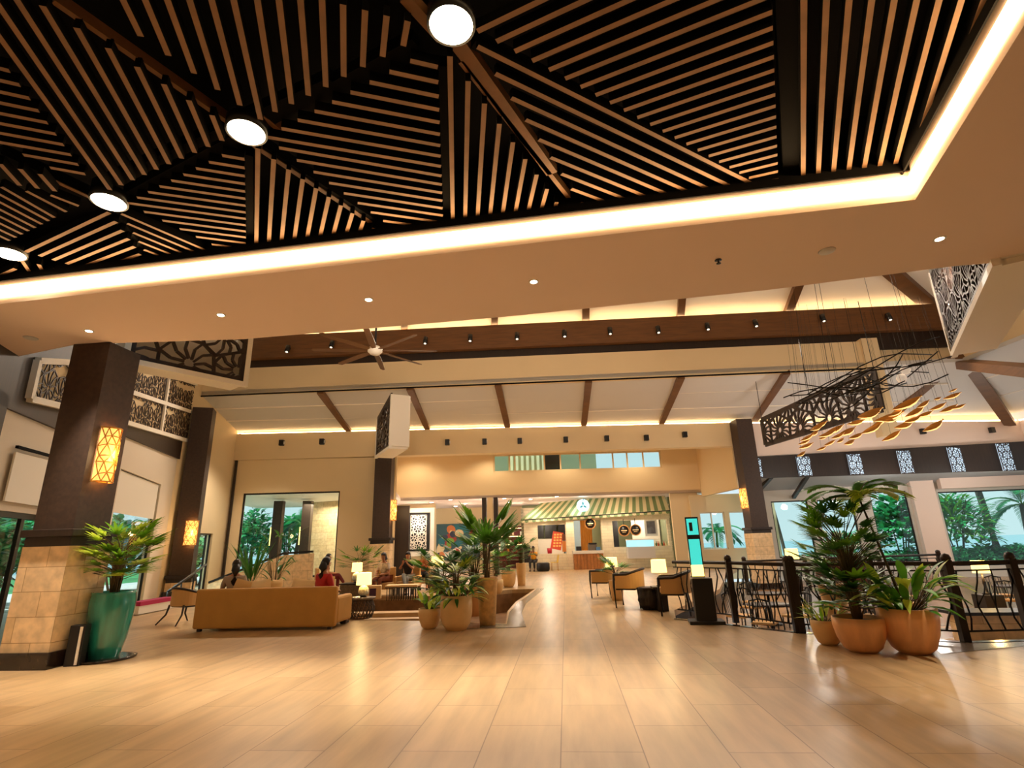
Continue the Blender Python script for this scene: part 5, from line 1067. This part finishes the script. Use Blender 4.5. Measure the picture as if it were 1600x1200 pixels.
person('person in yellow-orange shirt seated on bench by the kiosk window', bq+Vector((.1, .02, 0)), RD(170), fab('yellow shirt', (232, 160, 40)), (fab('black trousers', (28, 26, 28)), 1), seat=.46, hairlen=0, skinm=M_skin2, arms='raised')
q = PP(SW, 849, 891, -1.2); q.z = 0; tag(MB().lathe([(.3, 0), (.36, .1), (.36, .4), (.3, .46), (.01, .46)], 18).build('pouf_table', M_blackm, None), 'round black low table in front of the kiosk', 'table').location = q
q = PP(SW, 867, 889, -.8); q.z = 0; t = thing('shell_chair', 'small yellow shell chair in front of the kiosk window', 'chair', q, RD(100))
mb = MB(); M_y = mat('yellow plastic', (225, 190, 70), .4)
mb.box((0, 0, .44), (.42, .4, .03)).build('seat', M_y, t); MB().box((0, -.2, .64), (.42, .03, .38), R=Matrix.Rotation(RD(12), 3, 'X')).build('backrest', M_y, t)
for x in (-.17, .17):
    for y in (-.16, .16): MB().tube([(x*1.1, y*1.1, 0), (x, y, .43)], .015, 5).build('leg', M_tan, t)
# lounge extras
q = pl_(584, 17.0); t = thing('handbag', 'white and dark patterned handbag standing beyond the pit', 'bag', q, RD(12)); MB().box((0, 0, .2), (.5, .16, .4)).build('bag_body', M_seat, t, bevel=.03); MB().box((0, -.085, .2), (.2, .01, .22)).build('patch', fab('purple patch', (80, 50, 80)), t); MB().tube([(-.12, 0, .4), (-.1, 0, .52), (.1, 0, .52), (.12, 0, .4)], .012, 5).build('handle', M_dkwood, t)
q = pl_(630, 16.6); t = thing('coffee_table', 'low slatted coffee table with pale top beyond the pit', 'table', q, RD(3)); MB().box((0, 0, .4), (.95, .5, .05)).build('table_top', M_seat, t)
mb = MB()
for k in range(13): mb.box((-.42+k*.07, -.2, .19), (.02, .02, .38)); mb.box((-.42+k*.07, .2, .19), (.02, .02, .38))
mb.box((0, -.2, .36), (.95, .03, .03)).box((0, .2, .36), (.95, .03, .03)).box((-.46, 0, .36), (.03, .43, .03)); mb.build('slat_base', M_blackm, t)
q = pl_(560, 21.5); potted('dark plant in a square pot behind the smaller lamp against the wall', q, .3, .6, 'tall', M_clay, [rhapis(R_(31), .8, 22, .4, .06, 8, spread=.6)], (M_g1, M_g2))
q = pl_(430, 19.6); potted('big dark-leaved potted plant silhouetted in the picture window', q, .28, .5, 'egg', M_clay, [leafy(R_(32), 30, 1.6, .75, .12, e=(.1, 1.0), rad=.25)], (M_g2, M_g2))
q = pl_(393, 19.0); potted('upright snake-leaved plant at the left edge of the picture window', q, .26, .5, 'egg', M_clay, [leafy(R_(33), 26, .3, 1.3, .1, e=(1.0, 1.5), droop=.3)], (M_g2, M_g2))
p = PP(WW, 385, 0, -1.2); t = thing('stone_ramp_wall', 'sloping stone ramp wall with dark handrail below the picture window', 'ramp wall', at(WW, -9.5, 0, -1.6), RD(6.5))
mb = MB(); mb.slab([(-1.5, 0, 0), (2.6, 0, 0), (2.6, 0, 1.35), (1.4, 0, 1.3), (-1.5, 0, .25)], (0, .25, 0)); mb.build('ramp_stone', M_lime, t); MB().bar((-1.5, .1, .33), (1.4, .1, 1.38), .1, .08).bar((1.4, .1, 1.38), (2.6, .1, 1.42), .1, .08).build('ramp_handrail', M_blackm, t)
a, b = PP(LW, 212, 905, -1.2), PP(LW, 300, 860, -1.2)
t = thing('stair_handrail', 'dark handrail climbing beside the left wall behind the armchair', 'handrail', PZ(268, 945)+Vector((0, 3, 0))); o = t.location
p0, p1 = PY(262, 925, 16.0), PY(322, 882, 18.5)
MB().tube([p0-o, p1-o], .04, 6).build('rail', M_blackm, t)
for k in range(4): q = p0.lerp(p1, k/3)-o; MB().tube([q, (q.x, q.y, -o.z)], .025, 5).build('post', M_blackm, t)
q0, q1 = PZ(206, 962), PZ(258, 952); t = thing('bench_ledge', 'low white ledge with magenta top strip by the left window', 'ledge', q0); d = (q1-q0); MB().bar((0, 0, .12), d*1.1+Vector((0, 0, .12)), .3, .2).build('ledge_body', M_white, t); MB().bar((0, 0, .27), d*1.1+Vector((0, 0, .27)), .34, .1).build('cushion_strip', fab('magenta cushion', (176, 40, 84)), t)
p = PZ(112, 1041); t = thing('floor_speaker', 'slim black floor box with white edge leaning by the large column', 'floor box', p, RD(15)); MB().box((0, .05, .27), (.2, .16, .54)).build('box_body', M_blackm, t, bevel=.01); MB().box((.06, -.04, .27), (.03, .02, .5)).build('white_edge', M_white, t)
# ---------- gardens seen through the windows
def bush(label, loc, r, h, n, L, w, seed, mats=(M_gout, M_gout2), name='garden_shrub', droop=.7):
    rr = random.Random(seed); t = thing(name, label, 'shrub', loc); st = MB(); lf = MB()
    for k in range(6): a = rr.uniform(0, 6.28); st.tube([(0, 0, 0), (cos(a)*r*.3, sin(a)*r*.3, h*.5), (cos(a)*r*.6, sin(a)*r*.6, h*.85)], [.05, .03, .02], 5)
    n = int(n*1.7); w *= 1.7
    for k in range(n):
        a = rr.uniform(0, 6.28); e = rr.uniform(-.3, 1.5); q = rr.uniform(.45, 1)**.5; c = Vector((cos(a)*cos(e)*r*q, sin(a)*cos(e)*r*q, h*.5+h*.5*sin(e)*q*rr.uniform(.6, 1)-(.2*h*(1-q))))
        c.z = max(.05, c.z); blade(lf, c, dirv(a+rr.uniform(-.8, .8), rr.uniform(-.2, 1)), L*rr.uniform(.6, 1.2), w, droop, rr.randrange(2), seg=3)
    st.build('stems', M_trunk, t); lf.build('foliage', list(mats), t)
def palm(label, loc, h, lean, L, seed, n=12, mats=(M_gout, M_gout2), r=.16):
    rr = random.Random(seed); t = thing('palm_tree', label, 'palm tree', loc); pts = [Vector((lean*(k/6)**1.4, 0, h*k/6)) for k in range(7)]; MB().tube(pts, [r*(1.25-.4*k/6) for k in range(7)], 9).build('trunk', M_trunk, t)
    st, lf = arecal(rr, n, L, 0, .09, .7, e=(-.1, 1.1), arch=1.5, nl=12)
    for mb_, nm, m in ((st, 'frond_stems', M_g1), (lf, 'fronds', list(mats))): o = mb_.build(nm, m, t); o.location = pts[-1]
gz = -.75
def gd(u, Y): q = PY(u, 860, Y); return Vector((q.x, q.y, gz))
palm('leaning coconut palm trunk outside the far right window', gd(1560, 33), 8.0, -.5, 3, 1); palm('slim palm seen through the leftmost restaurant window', gd(1228, 34), 6.0, -.6, 2.2, 2, r=.08)
palm('dark palm at the right edge outside the far window', gd(1612, 34), 3.6, .2, 2.4, 3); palm('low palm with drooping fronds outside the far right window', gd(1592, 31.5), 1.0, .1, 1.7, 4, r=.12)
bush('bushy frangipani behind the third restaurant window', gd(1408, 32), 1.7, 4.3, 520, .5, .18, 5)
bush('spiky pandanus filling the left part of the far right window', gd(1498, 32), 1.6, 4.5, 520, .8, .1, 6, (M_gout, M_g4)); bush('round bush outside the second restaurant window', gd(1325, 32), 1.3, 2.4, 300, .4, .14, 7)
for k, x in enumerate((17.6, 19.4, 21, 22.6, 24.2)): bush('clipped hedge mound outside the right windows, %s from the left' % ('first second third fourth fifth'.split()[k]), Vector((x, 30.6+k*.1, gz)), 1.25, 1.6, 260, .28, .12, 20+k)
for k, (x, y, h) in enumerate(((-19.2, 17.0, 3.4), (-17.6, 20.5, 3.0), (-20, 22, 3.5), (-14.8, 12.6, 2.6), (-13.5, 10.3, 2.6), (-20.5, 28.5, 4.6), (-19.5, 33, 4.2), (-18.0, 35, 4.0), (-21.5, 36, 3.6), (-17.6, 25.6, 2.2))): bush('dense green garden shrub beyond the left windows, %s in from the door' % ('first second third fourth fifth sixth seventh eighth ninth tenth'.split()[k]), Vector((x, y, 0 if y < 42 and x > -17 else -.1)), 1.5, h, 340, .5, .16, 40+k)
palm('low feathery palm outside the tall left window', Vector((-16.8, 15.2, 0)), 2.4, .3, 2.2, 9, r=.12); palm('palm behind the patio posts', Vector((-16.6, 33.0, 0)), 3.0, .3, 2.0, 10, r=.12)
mb = MB(); mb.prism([(-200, 70), (200, 70), (200, 260), (-200, 260)], -.74, -.7); tag(mb.build('sea_water', mat('sea', (90, 150, 160), .2), None), kind='structure')
light('AREA', 'patio_light', at(WW, -8.5, 3.8, 4.5), 160, (1, .78, .58), 2, (0, 0, 0)); 
for q in ((-7.4, 5.2, 'nearest'), (-7.2, 7.6, 'middle'), (-8.9, 8.2, 'farthest')): p = at(WW, q[0], 4.15-.15*(q[1]-.4)/8.6, q[1]); tag(MB().lathe([(.01, -.03), (.1, -.02), (.11, 0)], 14).build('patio_downlight', M_spot, None), 'bright downlight in the white patio ceiling, %s of three' % q[2], 'downlight', 'patio downlights').location = p

mb = MB(); mb.slab([(e.x-.5, e.y+.3, 6.3), (e.x+8, e.y+.3, 6.3), (e.x+8, e.y+.3, 9), (e.x-.5, e.y+.3, 9)], (0, .15, 0)); mb.slab([(e.x+6.4, e.y, 5.4), (e.x+6.4, 3, 5.4), (e.x+6.4, 3, 9), (e.x+6.4, e.y, 9)], (.15, 0, 0)); trim(mb, M_soffit)
mb = MB(); mb.slab([at(SW, -2.4, 0, 3.7), at(SW, .1, 0, 3.7), at(SW, .1, 1.75, 3.7), at(SW, -2.4, 1.75, 3.7)], SW[2]*.1); mb.slab([at(SW, 4.3, 0, 2.2), at(SW, 6.0, 0, 2.2), at(SW, 6.0, 3.2, 2.2), at(SW, 4.3, 3.2, 2.2)], SW[2]*.1); trim(mb, M_white)
mb = MB()
for x in (-1.9, -1.05, -.2): mb.slab([at(SW, x, 1.8, 3.6), at(SW, x+.75, 1.8, 3.6), at(SW, x+.75, 3.1, 3.6), at(SW, x, 3.1, 3.6)], SW[2]*.05)
mb.slab([at(SW, 2.9, .6, 3.2), at(SW, 3.6, .6, 3.2), at(SW, 3.6, 3.1, 3.2), at(SW, 2.9, 3.1, 3.2)], SW[2]*.05); trim(mb, M_blackm)
mb = MB()
for k in range(10):
    x = 1.0+k*.07; mb.slab([at(SW, x, .2, 1.5+.05*(k % 2)), at(SW, x+.07, .2, 1.5+.05*((k+1) % 2)), at(SW, x+.12, 3, 1.5+.05*((k+1) % 2)), at(SW, x+.05, 3, 1.5+.05*(k % 2))], SW[2]*.02)
tag(mb.build('curtain', mat('amber drape', (206, 140, 56), .8)), 'amber drape hanging inside the kiosk opening behind the counter', 'curtain')
mb = MB(); mb.slab([at(SW, .2, 0, 3.8), at(SW, 1.4, 0, 3.8), at(SW, 1.4, 3.2, 3.8), at(SW, .2, 3.2, 3.8)], SW[2]*.05); trim(mb, mat('pale blue panel', (150, 175, 190), .7))
t = thing('espresso_machine', 'dark espresso machine at the back of the kiosk counter', 'coffee machine', at(SW, 1.5, 1.01, -.2), RD(4)); MB().box((0, 0, .17), (.5, .3, .34)).build('machine_body', mat('brushed steel', (120, 110, 100), .3, metal=.8), t, bevel=.02); MB().box((0, -.1, .38), (.46, .2, .08)).build('cup_rail', M_blackm, t)
rr = random.Random(12)
for k in range(9):
    tag(MB().lathe([(.04, 0), (.05, .12), (.02, .2), (.02, .26)], 10).build('bottle', mat('bottle %d' % (k % 3), ((60, 90, 40), (190, 80, 40), (220, 200, 150))[k % 3], .3), None), 'small bottle on the sill of the kiosk right window', 'bottle', 'bottles on the kiosk sill').location = at(SW, 4.9+k*.11, 1.15, .1)
for x in (-8, -3, 2, 7, 12):  # unseen spots added above the soffit edge to brighten the fascia
    l = light('SPOT', 'fascia_fill', (x, 9.0, 5.9), 650, WARM, .3, None, 85, .9); aim(l, (x*1.15, 20, 8.4))
light('POINT', 'kiosk_inner', at(SW, 4.8, 2.6, 1.2), 40, (1, .9, .75), .2)

# white terrace furniture outside the window beside the kiosk
for k, (u, Y) in enumerate(((1085, 34.5), (1108, 35.2), (1128, 34.6))):
    q = PY(u, 862, Y); q.z = -.75; t = thing('terrace_chair', 'white terrace chair outside the window beyond the sign stand, %s of three' % ('left', 'middle', 'right')[k], 'chair', q, RD(20*k), group='white terrace chairs')
    MB().box((0, 0, .8), (.8, .7, .12)).build('seat', M_white, t); MB().box((0, .32, 1.25), (.8, .08, .9)).build('backrest', M_white, t)
    for x in (-.35, .35):
        for y in (-.3, .3): MB().box((x, y, .37), (.06, .06, .74)).build('leg', M_white, t)
q = PY(1118, 840, 38); palm('small potted-height palm outside the window beyond the sign stand', Vector((q.x, q.y, -.75)), 2.6, .1, 1.6, 14, r=.08)
